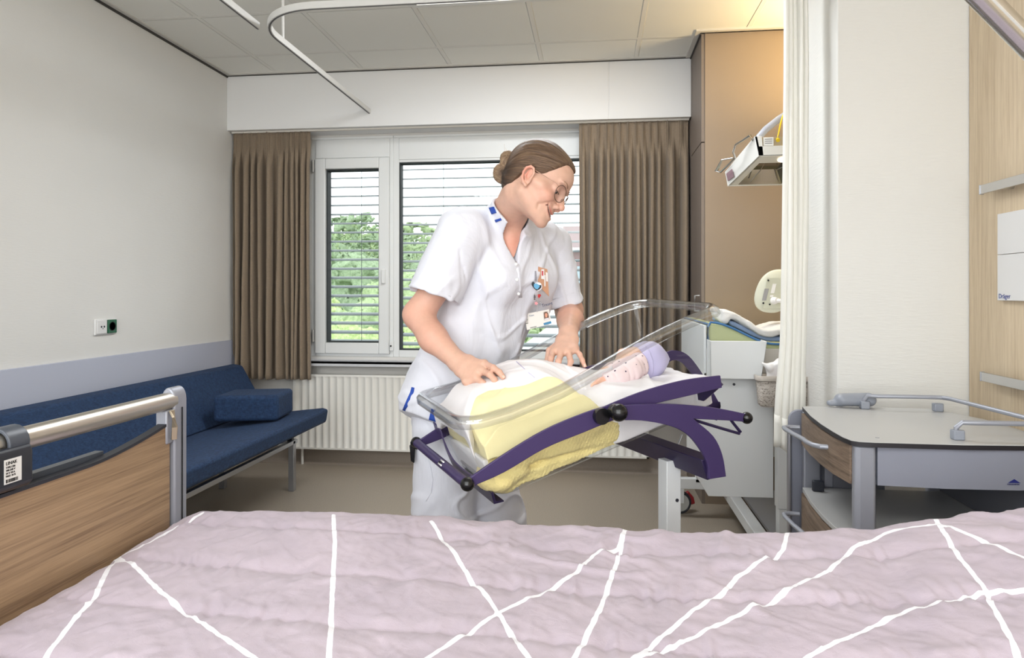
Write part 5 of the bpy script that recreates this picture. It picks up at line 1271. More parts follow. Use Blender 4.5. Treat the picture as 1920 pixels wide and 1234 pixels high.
V_, F_ = cv.mesh(); cp = part(np_mesh('cap', [(V_, F_)], M_cap, xf=BX, smooth_it=2), baby, 'lavender knitted cap')
bvv = Vol((.60, .12, -.16), (.68, .29, .01), .0026); bvv.ell((.660, .205, -.080), (.0645, .0588, .0608), .01); bvv.plane((.626, .205, -.08), (-1, 0, .12)); bvv.plane((.646, .205, -.08), (1, 0, -.12))
V_, F_ = bvv.mesh(); part(np_mesh('cap_band', [(V_, F_)], M_cap, xf=BX), cp)
t = NT('pink_dotted_jersey'); co = t.coords('Object'); vo = t.n('ShaderNodeTexVoronoi', i_Scale=58.0, i_Randomness=.5); t.l(co, vo.inputs['Vector'])
t.l(t.mix(t.math('LESS_THAN', vo.outputs['Distance'], .17), srgb(243, 220, 222), srgb(66, 54, 84)), t.b.inputs['Base Color']); t.b.inputs['Roughness'].default_value = .9
sv = Vol((.44, .08, -.16), (.65, .30, .0), .0028); sv.chain([(.605, .175, -.075), (.565, .140, -.070), (.52, .138, -.074), (.474, .148, -.070)], [.040, .031, .025, .0195], .012).ell((.55, .20, -.095), (.065, .065, .050), .02)
sv.plane((.472, .148, -.07), (-1, 0, 0)); sv.plane((.622, .2, -.07), (1, .1, -.25)); sv.warp(lambda L, Wd, U: .0030 * np.maximum(0, 1 - np.abs(vnoise(L * 55, Wd * 18, U * 18)) * 3) + .002 * vnoise(L * 30, Wd * 30, U * 30))
V_, F_ = sv.mesh(); part(np_mesh('romper', [(V_, F_)], t.m, xf=BX, smooth_it=2), baby, 'pale pink romper with small dark dots'); rebase(baby, tuple(bw(.5, .2, -.12)))
# ================================================================== THE NURSE
nurse = thing('person', 'woman in a white short-sleeved uniform and glasses bending over the bassinet, hair in a bun', 'person')
def skin_mat(name, base, attr=True):
    t = NT(name); co = t.coords('Object'); c = srgb(*base)
    col = t.ramp(t.noise(co, 60, 3), [(.3, tuple(v * .95 for v in c[:3])), (.7, tuple(min(1, v * 1.04) for v in c[:3]))])
    at_ = t.n('ShaderNodeAttribute', attribute_name='lip'); col = t.mix(at_.outputs['Fac'], col, srgb(190, 98, 92))
    a2 = t.n('ShaderNodeAttribute', attribute_name='blush'); col = t.mix(a2.outputs['Fac'], col, srgb(226, 134, 116))
    t.l(col, t.b.inputs['Base Color']); t.b.inputs['Roughness'].default_value = .48; t.b.inputs['Specular IOR Level'].default_value = .35
    t.b.inputs['Subsurface Weight'].default_value = .12; t.b.inputs['Subsurface Radius'].default_value = (1, .35, .18); t.b.inputs['Subsurface Scale'].default_value = .01
    t.bump(t.noise(co, 900, 2), .12, .0006); return t.m
M_skin = skin_mat('skin', (213, 172, 152))
HM = np.array([[-.0761, .8696, .4878], [-.9638, -.1896, .1876], [.2556, -.4558, .8526]]); HO = np.array((-.1753, 1.9933, 1.5321))
HX = np.eye(4); HX[:3, :3] = HM; HX[:3, 3] = HO
def hl_(p): return HM.T @ (np.array(p) - HO)                         # world -> head axes
def hw(p): return HM @ np.array(p, float) + HO
# ---- head, neck and upper chest in head axes (x to her right, y forward, z up)
hv = Vol((-.125, -.155, -.345), (.125, .150, .150), .0021)
N0 = (0, -.022, -.040); N1 = hl_(W(952, 405, 2.13)); N2 = hl_(W(948, 440, 2.17))
hv.econe(N0, N1, (.052, .055), (.053, .054), (1, 0, 0), .01); hv.econe(N1, N2, (.056, .056), (.085, .060), (1, 0, 0), .03)
C1, C2 = hl_(W(962, 452, 2.135)), hl_(W(966, 520, 2.17)); hv.econe(C1, C2, (.055, .032), (.09, .05), (1, 0, 0), .04)
hv.ell((0, -.008, .043), (.0740, .0905, .081), .01).ell((0, .048, .042), (.061, .057, .054), .025).ell((0, .032, -.020), (.061, .060, .078), .02)
for s in (1, -1):
    hv.cone((s * .050, .005, -.050), (s * .016, .076, -.092), .017, .015, .028)
    hv.ell((s * .036, .067, -.034), (.025, .022, .020), .018)
    hv.ell((s * .028, .091, .024), (.024, .010, .007), .012)
    hv.cone((s * .058, .045, -.014), (s * .062, .015, -.012), .012, .012, .02)
hv.ell((0, .084, -.097), (.018, .014, .013), .014).ell((0, .077, -.071), (.031, .019, .021), .014).ell((0, .072, -.046), (.035, .025, .024), .014).ell((0, .080, .006), (.016, .016, .022), .012)
hv.cone((0, .090, .014), (0, .1100, -.028), .0070, .0095, .012).ell((0, .1140, -.033), (.0100, .0090, .0088), .007)
for s in (1, -1):
    hv.ell((s * .0118, .1010, -.040), (.0068, .0100, .0070), .006); hv.ell((s * .0062, .106, -.0480), (.0030, .0045, .0028), .002, 's')
    hv.ell((s * .030, .101, .004), (.0150, .012, .0095), .012, 's')
    hv.ell((s * .031, .0775, .004), (.0165, .0142, .0120), .004)
    hv.cone((s * .018, .089, -.003), (s * .043, .083, -.004), .0022, .0018, .004)
# smile: lips around an open arc with teeth behind, laid on the face as it curves
def ys(x, z, D=hv.D.copy()):
    i = int(round((x - hv.lo[0]) / hv.h)); k = int(round((z - hv.lo[2]) / hv.h)); c_ = D[i, :, k]; j = np.nonzero(c_ < 0)[0].max(); return hv.lo[1] + hv.h * (j + c_[j] / (c_[j] - c_[j + 1]))
XA = np.linspace(-.0390, .0390, 15); zm = lambda a, o=0: -.0690 + .0190 * (abs(a) / .0390) ** 1.7 + o * (1 - (abs(a) / .0400) ** 2)
sg = lambda P_: [(P_[i][0], float(np.mean([P_[max(0, i - 1)][1], P_[i][1], P_[min(len(P_) - 1, i + 1)][1]])), P_[i][2]) for i in range(len(P_))]
mc = sg([(a, ys(a, zm(a)), zm(a)) for a in XA]); up_ = sg([(a, ys(a, zm(a, .0072)) - .0008, zm(a, .0072)) for a in XA]); lo_ = sg([(a * .95, ys(a * .95, zm(a, -.0088)) - .0012, zm(a, -.0088)) for a in XA])
wl_ = [.35 + .65 * (1 - (abs(a) / .0390) ** 2) for a in XA]
hv.chain(up_, [.0032 * w_ for w_ in wl_], .004).chain(lo_, [.0044 * w_ for w_ in wl_], .005)
for i in range(14): hv.cone((mc[i][0] * .95, mc[i][1] + .0012, mc[i][2]), (mc[i + 1][0] * .95, mc[i + 1][1] + .0012, mc[i + 1][2]), max(.0034, .0060 * (wl_[i] + .02)), max(.0034, .0060 * (wl_[i + 1] + .02)), .0018, 's')
for s in (1, -1):                                                   # smile fold and ear
    pts_ = [(s * x_, ys(s * x_, z_) + .0012, z_) for x_, z_ in ((.020, -.038), (.030, -.038), (.040, -.043), (.0455, -.052), (.0465, -.064), (.044, -.076))]
    for a, b in zip(pts_[:-1], pts_[1:]): hv.cone(a, b, .0006, .0006, .008, 's')
    Em = np.array(Matrix.Rotation(R(11), 3, 'X')) @ np.array(Matrix.Rotation(R(s * -20), 3, 'Z')); ec = np.array((s * .0765, .006, -.014))
    ep = lambda a, b, o=0: ec + Em @ np.array((s * o, a, b))
    hel = [ep(.013, .000, .001), ep(.015, .012, .002), ep(.010, .025, .004), ep(-.001, .0300, .006), ep(-.012, .024, .008), ep(-.0165, .010, .009), ep(-.0150, -.006, .008), ep(-.008, -.019, .005), ep(.002, -.028, .002)]
    hv.ell(ec + Em @ np.array((-s * .001, -.001, 0)), (.0035, .0150, .0270), .003, M=Em)
    hv.chain(hel, [.0022, .0030, .0034, .0036, .0036, .0034, .0033, .0040, .0050], .0025)
    hv.ell(ep(.001, -.002, .005), (.0055, .0080, .0120), .003, 's', M=Em); hv.chain([ep(-.004, .016, .004), ep(-.008, .002, .006), ep(-.002, -.014, .004)], [.002, .0026, .002], .0025)
    hv.ell(ep(.010, -.006, .002), (.0040, .0040, .0060), .003, M=Em)
V_, F_ = hv.mesh(); headV = np.array(V_) @ HM.T + HO; headF = F_; headL = np.array(V_)

# ---- arms and hands in world axes
def arm(pts, rs_, lo, hi, h, hand):
    v = Vol(lo, hi, h)
    for i in range(len(pts) - 1):
        a, b = pts[i], pts[i + 1]; v.cone(a, b, rs_[i], rs_[i + 1], .02)
    hand(v); return v
def finger(v, P_, r0, r1, nails=None):
    n = len(P_)
    for i in range(n - 1):
        ra = r0 + (r1 - r0) * i / (n - 1); rb = r0 + (r1 - r0) * (i + 1) / (n - 1)
        v.cone(P_[i], P_[i + 1], ra, rb, .0022)
        if i: v.ell(P_[i], (ra * 1.06,) * 3, .003)
NAILS = []
# right arm (nearer the camera)
rs0, re_, rm_, rw_ = W(852, 490, 2.06), W(784, 590, 2.055), W(812, 634, 2.00), W(858, 678, 1.945)
rk = [W(908, 682, 1.900), W(905, 696, 1.885), W(893, 709, 1.880), W(874, 715, 1.890)]
RF = [[rk[0], W(925, 690, 1.868), W(936, 698, 1.855), W(943, 707, 1.850)], [rk[1], W(918, 702, 1.860), W(927, 712, 1.850), W(931, 719, 1.852)],
      [rk[2], W(905, 718, 1.862), W(913, 724, 1.852), W(918, 728, 1.856)], [rk[3], W(877, 726, 1.878), W(883, 733, 1.872), W(890, 737, 1.868)]]
def hand_r(v):
    v.econe(rw_, (rk[1] + rk[2]) / 2 * .35 + rw_ * .65, (.030, .021), (.034, .019), rk[0] - rk[3], .012)
    v.econe((rk[1] + rk[2]) / 2 * .3 + rw_ * .7, (rk[1] + rk[2]) / 2 + (rk[1] - rw_) * -.12, (.035, .018), (.040, .0145), rk[0] - rk[3], .010)
    for k, c_ in enumerate(rk): v.ell(c_, (.0112, .0112, .0112), .008); v.cone(rw_ * .45 + c_ * .55, c_, .0075, .009, .010)
    for k, P_ in enumerate(RF): finger(v, P_, (.0098, .0100, .0095, .0085)[k], (.0074, .0074, .0070, .0064)[k])
    th = [rw_ * .6 + rk[0] * .4 + (.008, .016, -.006), W(905, 676, 1.925) + (0, .012, -.012), W(925, 680, 1.90) + (0, .010, -.02), W(938, 688, 1.885) + (0, .006, -.024)]
    finger(v, th, .0125, .0082)
va = Vol(rs0 - .09, rs0 + .09, .01)
P_all = np.array([rs0, re_, rm_, rw_] + [p for f in RF for p in f]); lo, hi = P_all.min(0) - .062, P_all.max(0) + .062
vr = arm([rs0, re_, rm_, rw_], [.045, .0430, .0405, .0270], lo, hi, .0024, hand_r)
RV, RFc = vr.mesh()
# left arm (farther)
ls0, lel, lm_, lw_ = W(1052, 520, 2.31), W(1067, 583, 2.345), W(1069, 600, 2.23), W(1066, 622, 2.115)
lk = [W(1038, 660, 2.045), W(1052, 663, 2.03), W(1066, 661, 2.03), W(1078, 654, 2.045)]
LF = [[lk[0], W(1033, 672, 2.015), W(1032, 681, 2.005), W(1034, 686, 2.008)], [lk[1], W(1047, 678, 1.995), W(1044, 687, 1.988), W(1045, 692, 1.992)],
      [lk[2], W(1070, 678, 1.995), W(1067, 690, 1.985), W(1063, 698, 1.984)], [lk[3], W(1087, 665, 2.025), W(1092, 676, 2.015), W(1096, 686, 2.008)]]
def hand_l(v):
    c_ = (lk[1] + lk[2]) / 2
    v.econe(lw_, lw_ * .6 + c_ * .4, (.0285, .020), (.034, .018), lk[3] - lk[0], .012); v.econe(lw_ * .65 + c_ * .35, lw_ * .1 + c_ * .9, (.035, .017), (.038, .0135), lk[3] - lk[0], .010)
    for k, q in enumerate(lk): v.ell(q, (.0108,) * 3, .008); v.cone(lw_ * .45 + q * .55, q, .0072, .0088, .010)
    for k, P_ in enumerate(LF): finger(v, P_, (.0096, .0098, .0094, .0082)[k], (.0072, .0073, .0070, .0062)[k])
    finger(v, [lw_ * .55 + lk[0] * .45 + (-.010, .012, -.01), W(1030, 652, 2.065) + (0, .01, -.01), W(1026, 668, 2.045) + (0, .01, -.015), W(1028, 680, 2.03) + (0, .01, -.018)], .0120, .0080)
P_all = np.array([ls0, lel, lm_, lw_] + [p for f in LF for p in f]); lo, hi = P_all.min(0) - .062, P_all.max(0) + .062
vl = arm([ls0, lel, lm_, lw_], [.044, .0455, .041, .0270], lo, hi, .0024, hand_l)
LV, LFc = vl.mesh()
body = np_mesh('body', [(headV, headF), (RV, RFc), (LV, LFc)], M_skin, nurse)
co_ = np.zeros(len(body.data.vertices) * 3, np.float32); body.data.vertices.foreach_get('co', co_); co_ = co_.reshape(-1, 3)
q = (co_ - HO) @ HM
def seg_d(q, P_):
    d = np.full(len(q), 9.0)
    for a, b in zip(P_[:-1], P_[1:]):
        a, b = np.array(a), np.array(b); t_ = np.clip(((q - a) @ (b - a)) / ((b - a) @ (b - a)), 0, 1)[:, None]; d = np.minimum(d, np.linalg.norm(q - a - t_ * (b - a), axis=1))
    return d
lip = np.maximum(1 - sst(.0030, .0052, seg_d(q, up_)), 1 - sst(.0040, .0062, seg_d(q, lo_))) * .6 * (1 - .8 * sst(.022, .034, np.abs(q[:, 0])))
bl_ = np.zeros(len(q))
for s in (1, -1): bl_ = np.maximum(bl_, .34 * np.exp(-(np.linalg.norm((q - (s * .046, .066, -.030)) / (.024, .03, .022), axis=1)) ** 2)); bl_ = np.maximum(bl_, .55 * np.exp(-(np.linalg.norm((q - (s * .080, -.012, -.004)) / (.012, .024, .036), axis=1)) ** 2.5))
bl_ = np.maximum(bl_, .30 * np.exp(-(np.linalg.norm((q - (0, .120, -.034)) / .014, axis=1)) ** 2))
chest = np.array(W(967, 462, 2.08)); bl_ = np.maximum(bl_, .40 * np.exp(-(np.linalg.norm(co_ - chest, axis=1) / .055) ** 2))
for P_, w_ in ((RF, .20), (LF, .20)):
    for f in P_:
        for p in f[1:]: bl_ = np.maximum(bl_, w_ * np.exp(-(np.linalg.norm(co_ - p, axis=1) / .009) ** 2))
for p, w_ in ((re_, .25), (rm_, .22), (lel, .25), (lm_, .25)): bl_ = np.maximum(bl_, w_ * np.exp(-(np.linalg.norm(co_ - p, axis=1) / .07) ** 2))
for nm, arr in (('lip', lip), ('blush', bl_)): at_ = body.data.attributes.new(nm, 'FLOAT', 'POINT'); at_.data.foreach_set('value', arr.astype(np.float32))
# nails
nm_ = mat('nail', (236, 190, 172), .25)
def nail(f, camside=1):
    a, b = np.array(f[-2]), np.array(f[-1]); ax = (b - a) / np.linalg.norm(b - a); tc = np.array((0, 0, CAM_H)) - b; tc = tc - ax * (tc @ ax); tc /= np.linalg.norm(tc); tc = tc * .75 + np.array((0, 0, .66)); tc = tc - ax * (tc @ ax); tc /= np.linalg.norm(tc); sd = np.cross(ax, tc)
    G_ = np.zeros((5, 5, 3))
    for i in range(5):
        for j in range(5):
            u, w_ = (i / 4 - .5) * .0095, (j / 4 - .5) * 1.5; G_[i, j] = b + ax * (u + .0012) + tc * (.0074 * math.cos(w_) + .0001 - (.0006 if i in (0, 4) else 0)) + sd * .0066 * math.sin(w_)
    return MB().grid(G_).build('fingernail', nm_, body, solid=.0006)
for f in RF + LF: nail(f)
# eyes, lashes, brows, teeth
M_lash = mat('lash_brown', (44, 30, 26), .7)
for s in (1, -1):
    eb = MB().ball(hw((s * .031, .0760, -.0015)), .0122, 22).build('eyeball', mat('eye_white', (230, 222, 216), .2), body)
    part(MB().ball(hw((s * .031, .0835, -.0062)), .0058, 16).build('iris', mat('iris_dark', (48, 44, 46), .2)), body)
    la = [hw((s * (.031 + a), .0785 + .0142 * math.sqrt(max(0, 1 - (a / .0168) ** 2)) + .0006, -.0045 - .0022 * (1 - (a / .0145) ** 2))) for a in np.linspace(-.0135, .0135, 9)]
    part(MB().tube(la, .0011, 6).build('lashes', M_lash), body)
    bp_ = [(s * (.013 + .034 * q_), .0235 + .0065 * math.sin(q_ * 2.3)) for q_ in np.linspace(0, 1, 9)]; br = [hw((x_, ys(x_, z_) + .0002, z_)) for x_, z_ in bp_]
    part(MB().tube(br, [.0010, .0014, .0016, .0016, .0015, .0013, .0011, .0008, .0005], 8).build('eyebrow', mat('brow_brown', (150, 112, 88), .8)), body)
tm = MB(); G_ = np.zeros((29, 3, 3))
for i, a in enumerate(np.linspace(-.034, .034, 29)):
    yc = float(np.interp(a, [p[0] for p in mc], [p[1] for p in mc])) - .0022
    for j in range(3): G_[i, j] = hw((a, yc - .0008 * abs(math.sin(a * 420)), zm(a) + (.0052, .0, -.0036)[j]))
part(tm.grid(G_).build('teeth', mat('teeth', (238, 230, 218), .25), solid=.001), body)
part(MB().tube([hw((p[0] * .93, p[1] - .0065, p[2] - .001)) for p in mc], .0058, 8).build('mouth_lining', mat('mouth_dark', (96, 36, 36), .6)), body)
# ---- hair
t = NT('brown_hair'); fa = t.n('ShaderNodeAttribute', attribute_name='flow'); al_ = t.n('ShaderNodeAttribute', attribute_name='along'); tn = t.n('ShaderNodeAttribute', attribute_name='tone')
cx3 = t.n('ShaderNodeCombineXYZ'); t.l(t.math('MULTIPLY', fa.outputs['Fac'], 1.0), cx3.inputs[0]); t.l(al_.outputs['Fac'], cx3.inputs[1])
s1 = t.noise(cx3.outputs[0], 70, 3, .7); s2 = t.noise(cx3.outputs[0], 22, 2)
cmb = t.math('ADD', t.math('ADD', t.math('MULTIPLY', s1, .6), t.math('MULTIPLY', s2, .4)), tn.outputs['Fac'])
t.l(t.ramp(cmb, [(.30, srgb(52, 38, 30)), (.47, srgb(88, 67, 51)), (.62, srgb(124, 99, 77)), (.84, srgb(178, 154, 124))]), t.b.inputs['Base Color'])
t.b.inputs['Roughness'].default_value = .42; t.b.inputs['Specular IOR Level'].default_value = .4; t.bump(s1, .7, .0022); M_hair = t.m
zb_y = [-.12, -.10, -.08, -.062, -.053, -.042, -.030, -.018, -.006, .004, .013, .018, .034, .052, .067, .080, .092, .115]
zb_z = [-.085, -.080, -.074, -.067, -.062, -.048, -.020, .000, .012, .008, -.008, -.010, .004, .027, .050, .067, .076, .078]
hr = Vol((-.10, -.135, -.11), (.10, .130, .15), .0019)
hr.ell((0, -.009, .046), (.0795, .0960, .0875), .01).ell((0, .050, .046), (.0665, .0640, .0570), .03).ell((0, -.046, -.018), (.058, .046, .050), .03)
def zbf(X, Y): return np.interp(Y, zb_y, zb_z) + .012 * np.exp(-((np.abs(X) - .038) / .018) ** 2) * sst(.055, .08, Y)
def hair_cut(X, Y, Z): return (zbf(X, Y) - Z) * .75
sl, G_ = hr._sl(hr.lo, hr.lo + hr.n * hr.h); hr._put(sl, hair_cut(*G_), .004, 'i')
def flow(q):                                                       # strands run back from the hairline to the knot
    x, y, z = q[..., 0], q[..., 1], q[..., 2]; bx_, by_, bz_ = 0, -.125, .01
    phi = np.arctan2(x, z + .03 - .32 * (y + .1)); return phi
hr.warp(lambda X, Y, Z: .0055 * (1 - sst(0, .022, Z - zbf(X, Y))) * sst(-.03, .0, Y) + .0016 * vnoise(13 * np.arctan2(X, Z + .03 - .32 * (Y + .1)), Y * 5, 3))
V_, F_ = hr.mesh()
def strand_attr(ob, f):
    c_ = np.zeros(len(ob.data.vertices) * 3, np.float32); ob.data.vertices.foreach_get('co', c_); c_ = c_.reshape(-1, 3); q_ = (c_ - HO) @ HM
    for nm, a in zip(('flow', 'along', 'tone'), f(q_)): at = ob.data.attributes.new(nm, 'FLOAT', 'POINT'); at.data.foreach_set('value', (np.zeros(len(q_)) + a).astype(np.float32))
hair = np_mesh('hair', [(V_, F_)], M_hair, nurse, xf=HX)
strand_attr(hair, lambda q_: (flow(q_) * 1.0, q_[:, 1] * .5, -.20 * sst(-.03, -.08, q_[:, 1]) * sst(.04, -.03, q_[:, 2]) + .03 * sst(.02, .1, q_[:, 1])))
# coiled bun
B1, B2, B3 = hl_(W(945, 325, 2.035)), hl_(W(953, 298, 2.035)), hl_(W(968, 322, 2.030))
bn = Vol(np.minimum(np.minimum(B1, B2), B3) - .055, np.maximum(np.maximum(B1, B2), B3) + .055, .0019)
def ring(c0, rad_, tube_, ax, n=16, a0=0, a1=2 * math.pi, tilt=0):
    ax = np.array(ax, float); ax /= np.linalg.norm(ax); e1 = np.cross(ax, (0, 0, 1)); e1 /= np.linalg.norm(e1); e2 = np.cross(ax, e1)
    P_ = [c0 + rad_ * (math.cos(a) * e1 + math.sin(a) * e2) + ax * tilt * (a - a0) for a in np.linspace(a0, a1, n)]; bn.chain(P_, [tube_] * n, .006)
tocam = HM.T @ (np.array((0, 0, CAM_H + .3)) - HO); tocam /= np.linalg.norm(tocam)
ring(B1, .0200, .0125, tocam + (.1, 0, .1)); ring(B2, .0125, .0110, tocam + (-.2, 0, 0)); bn.ell(B3, (.018, .022, .018), .012); bn.ell(B1 - tocam * .01, (.024, .024, .024), .01)
bn.chain([B2 + (0, .01, .01), B3 + (0, 0, .012), B3, B1 + (0, .004, -.018)], [.008, .010, .012, .010], .006)
bn.warp(lambda X, Y, Z: .0005 * np.sin(700 * np.sqrt((X - B1[0]) ** 2 + (Y - B1[1]) ** 2 + (Z - B1[2]) ** 2) + 9 * vnoise(X * 40, Y * 40, Z * 40)))
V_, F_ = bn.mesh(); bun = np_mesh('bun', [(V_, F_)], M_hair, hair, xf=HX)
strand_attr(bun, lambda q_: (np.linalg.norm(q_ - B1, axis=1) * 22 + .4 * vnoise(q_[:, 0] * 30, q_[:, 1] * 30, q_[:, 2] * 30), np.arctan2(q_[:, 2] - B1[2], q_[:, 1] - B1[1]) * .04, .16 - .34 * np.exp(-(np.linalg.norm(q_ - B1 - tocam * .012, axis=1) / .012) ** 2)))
rs = np.random.RandomState(11); wi = MB()
for k in range(16):
    p0 = B2 + rs.uniform(-.015, .015, 3) if k % 2 else B1 + rs.uniform(-.02, .02, 3); d0 = p0 - (B1 + B2) / 2; d0 /= np.linalg.norm(d0) + 1e-6; wi.tube([hw(p0), hw(p0 + d0 * .018 + rs.uniform(-.006, .006, 3)), hw(p0 + d0 * .030 + rs.uniform(-.012, .012, 3))], .00028, 4)
part(wi.build('loose_strands', mat('blond_wisps', (176, 150, 116), .5)), bun)

# ---- white uniform
t = NT('white_uniform_cloth'); co = t.coords('Object'); t.b.inputs['Base Color'].default_value = srgb(220, 222, 232); t.b.inputs['Roughness'].default_value = .8
wr_ = t.math('ADD', t.math('MULTIPLY', t.noise(t.coords('Object', (9, 9, 4)), 1, 4, .55, 1.2), 1.0), t.math('MULTIPLY', t.noise(t.coords('Object', (900, 900, 900)), 1, 1), .02))
t.bump(wr_, .45, .016); t.b.inputs['Sheen Weight'].default_value = .1; M_uni = t.m
SH_R, SH_L = W(868, 432, 2.07), W(1038, 456, 2.30)
side = SH_L - SH_R; side = side / np.linalg.norm(side); side_h = np.array((side[0], side[1], 0)); side_h /= np.linalg.norm(side_h)
frontd = np.cross(side_h, (0, 0, 1)); frontd = frontd if frontd @ (np.array((0, 0, 0)) - SH_R * (1, 1, 0)) > 0 else -frontd
chest_c, waist_c, hip_c, hem_c = W(946, 505, 2.205), W(893, 640, 2.225), W(859, 750, 2.225), W(855, 812, 2.225)
neck_b = W(950, 420, 2.16)
tv = Vol(W(735, 840, 2.1) - (.05, .25, .02), W(1100, 370, 2.3) + (.06, .22, .01), .0038)
tv.econe(chest_c, waist_c, (.176, .116), (.165, .118), side, .03); tv.econe(waist_c, hip_c, (.165, .118), (.194, .142), side_h, .03); tv.econe(hip_c, hem_c + (0, 0, -.12), (.194, .142), (.202, .155), side_h, .02)
tv.cone(SH_R, SH_L, .062, .060, .05); tv.econe(neck_b + (0, 0, -.005), chest_c, (.085, .066), (.178, .116), side, .04); tv.cone(neck_b, neck_b + (0, 0, .0), .072, .07, .03)
bust = chest_c + frontd * .075 + (0, 0, -.03); 
for s in (-1, 1): tv.ell(bust + side * s * .070, (.056, .056, .060), .06)
re2, le2 = W(812, 556, 2.045), W(1061, 572, 2.325)
ax_r = (re2 - SH_R); ax_r /= np.linalg.norm(ax_r); ax_l = (le2 - SH_L); ax_l /= np.linalg.norm(ax_l)
def sleeve(S0, e0, r0, r1, pa_, pb_, inner, k_):
    v = Vol(tv.lo, tv.lo + (tv.n - 1.5) * tv.h, tv.h); ax = (e0 - S0) / np.linalg.norm(e0 - S0); v.cone(S0, e0 + ax * .06, r0, r1, .01)
    n_ = pb_ - pa_; n_ = np.cross(n_, np.cross(ax, n_)); n_ = n_ if n_ @ ax > 0 else -n_; n_ /= np.linalg.norm(n_); v.plane((pa_ + pb_) / 2, n_, .002)
    v.cone((pa_ + pb_) / 2 - ax * .02, (pa_ + pb_) / 2 + ax * .06, inner * .97, inner, .003, 's'); tv.D = Vol.smin(tv.D, v.D, k_)
sleeve(SH_R + (.004, 0, -.01), re2, .074, .0835, W(766, 539, 2.04), W(868, 573, 2.04), .0660, .012)
sleeve(SH_L + (0, 0, -.014), le2, .060, .0590, W(1034, 578, 2.32), W(1090, 561, 2.32), .0450, .010)
tv.econe(W(1000, 500, 2.255), W(1004, 575, 2.265), (.055, .05), (.048, .045), side, .04)
# folds: pulls from the armpit, vertical pleats in front, drape over the hip
def folds(X, Y, Z):
    u = (X - chest_c[0]) * side_h[0] + (Y - chest_c[1]) * side_h[1]; z = Z - chest_c[2]
    a = .0034 * np.sin(u * 60 + 2.5 * vnoise(X * 5, Y * 5, Z * 3) + z * 5) * sst(.10, -.05, z) * sst(-.5, -.15, z)
    b = .0040 * vnoise(u * 9 + z * 3, z * 4 - u * 2, 3.0) + .0016 * vnoise(u * 26 - z * 6, z * 7 + u * 5, 7.0)
    rg = 1 - np.abs(vnoise(u * 15 + z * 5, z * 2.4 - u * 3, 1.5)); r2 = 1 - np.abs(vnoise(u * 10 - z * 9, z * 5 + u * 6, 8.5)); return -(a + b + .0050 * sst(.80, 1.0, rg) + .0045 * sst(.84, 1.0, r2))
tv.warp(folds)
# crease under the sleeve and around the armhole
for a, b in ((W(868, 500, 2.0), W(885, 580, 2.05)), (W(862, 470, 1.985), W(868, 530, 2.0))): tv.cone(a, b, .001, .001, .010, 's')
tv.cone(W(1036, 500, 2.2), W(1031, 560, 2.22), .001, .001, .008, 's')
# open sleeve ends, neckline and hem
# stand collar round the neck
nk0, nk1 = hw(N0), W(952, 405, 2.13)
stv = Vol(tv.lo, tv.lo + (tv.n - 1.5) * tv.h, tv.h); stv.cone(nk0 * .5 + nk1 * .5 + (.004, -.002, 0), neck_b + (.006, -.006, -.02), .0700, .083, .01)
pA, pB, pC = W(942, 368, 2.17), W(958, 412, 2.07), W(992, 417, 2.20); pn_ = np.cross(pB - pA, pC - pA); pn_ = pn_ if pn_[2] > 0 else -pn_; stv.plane(pA, pn_, .001); tv.D = Vol.smin(tv.D, stv.D, .012)
# neckline: open V on the chest plus the round of the neck
vtop, vbot = W(970, 425, 2.06), W(968, 486, 2.075)
tv.cone(nk0 * .5 + nk1 * .5, nk1 + (.004, -.004, -.012), .0575, .0575, .003, 's')
for q_ in np.linspace(-.22, 1, 20):
    hw_ = .003 + .033 * (1 - max(q_, 0)) ** .9
    c_ = vtop * (1 - q_) + vbot * q_; tv.econe(c_ + frontd * .06, c_ - frontd * .030, (hw_, .016), (hw_, .016), side, .006, 's')
he_ = W(850, 810, 2.09) - W(757, 776, 2.20); hn_ = np.cross(he_, frontd); hn_ = hn_ if hn_[2] < 0 else -hn_; tv.plane(W(850, 810, 2.09), hn_, .001)
tv.ell(hem_c + (0, 0, -.06), (.165, .125, .10), .004, 's', M=np.stack([side_h, np.cross((0, 0, 1), side_h), (0, 0, 1)], 1))
V_, F_ = tv.mesh(); tunic = np_mesh('tunic', [(V_, F_)], M_uni, nurse, smooth_it=2); TV = np.array([v.co[:] for v in tunic.data.vertices])
from mathutils.bvhtree import BVHTree
bvh = BVHTree.FromPolygons([Vector(v) for v in TV], [tuple(p.vertices) for p in tunic.data.polygons])
camv = Vector((0, 0, CAM_H))
def hit(px, py, off=.002, tree=None):
    r = Vector(ray(px, py)); h_ = (tree or bvh).ray_cast(camv, r.normalized())
    return np.array(h_[0]) + np.array(h_[1]) * off if h_[0] is not None else W(px, py, 2.1)
def on_cloth(px_pts, prof_w, th, name, m, off=.001, par=None, lab=None, tree=None):
    P_ = [hit(x, y, off, tree) for x, y in px_pts]; mb = MB(); vn = []
    for i, p in enumerate(P_):
        t_ = P_[min(i + 1, len(P_) - 1)] - P_[max(i - 1, 0)]; t_ /= np.linalg.norm(t_) + 1e-9; tc = np.array(camv) - p; tc /= np.linalg.norm(tc); sd_ = np.cross(t_, tc); sd_ /= np.linalg.norm(sd_); vn.append((p, sd_, tc))
    G_ = np.zeros((len(P_), 2, 3))
    for i, (p, sd_, tc) in enumerate(vn): G_[i, 0] = p + sd_ * prof_w / 2; G_[i, 1] = p - sd_ * prof_w / 2
    return part(mb.grid(G_).build(name, m, solid=th), par or tunic, lab)
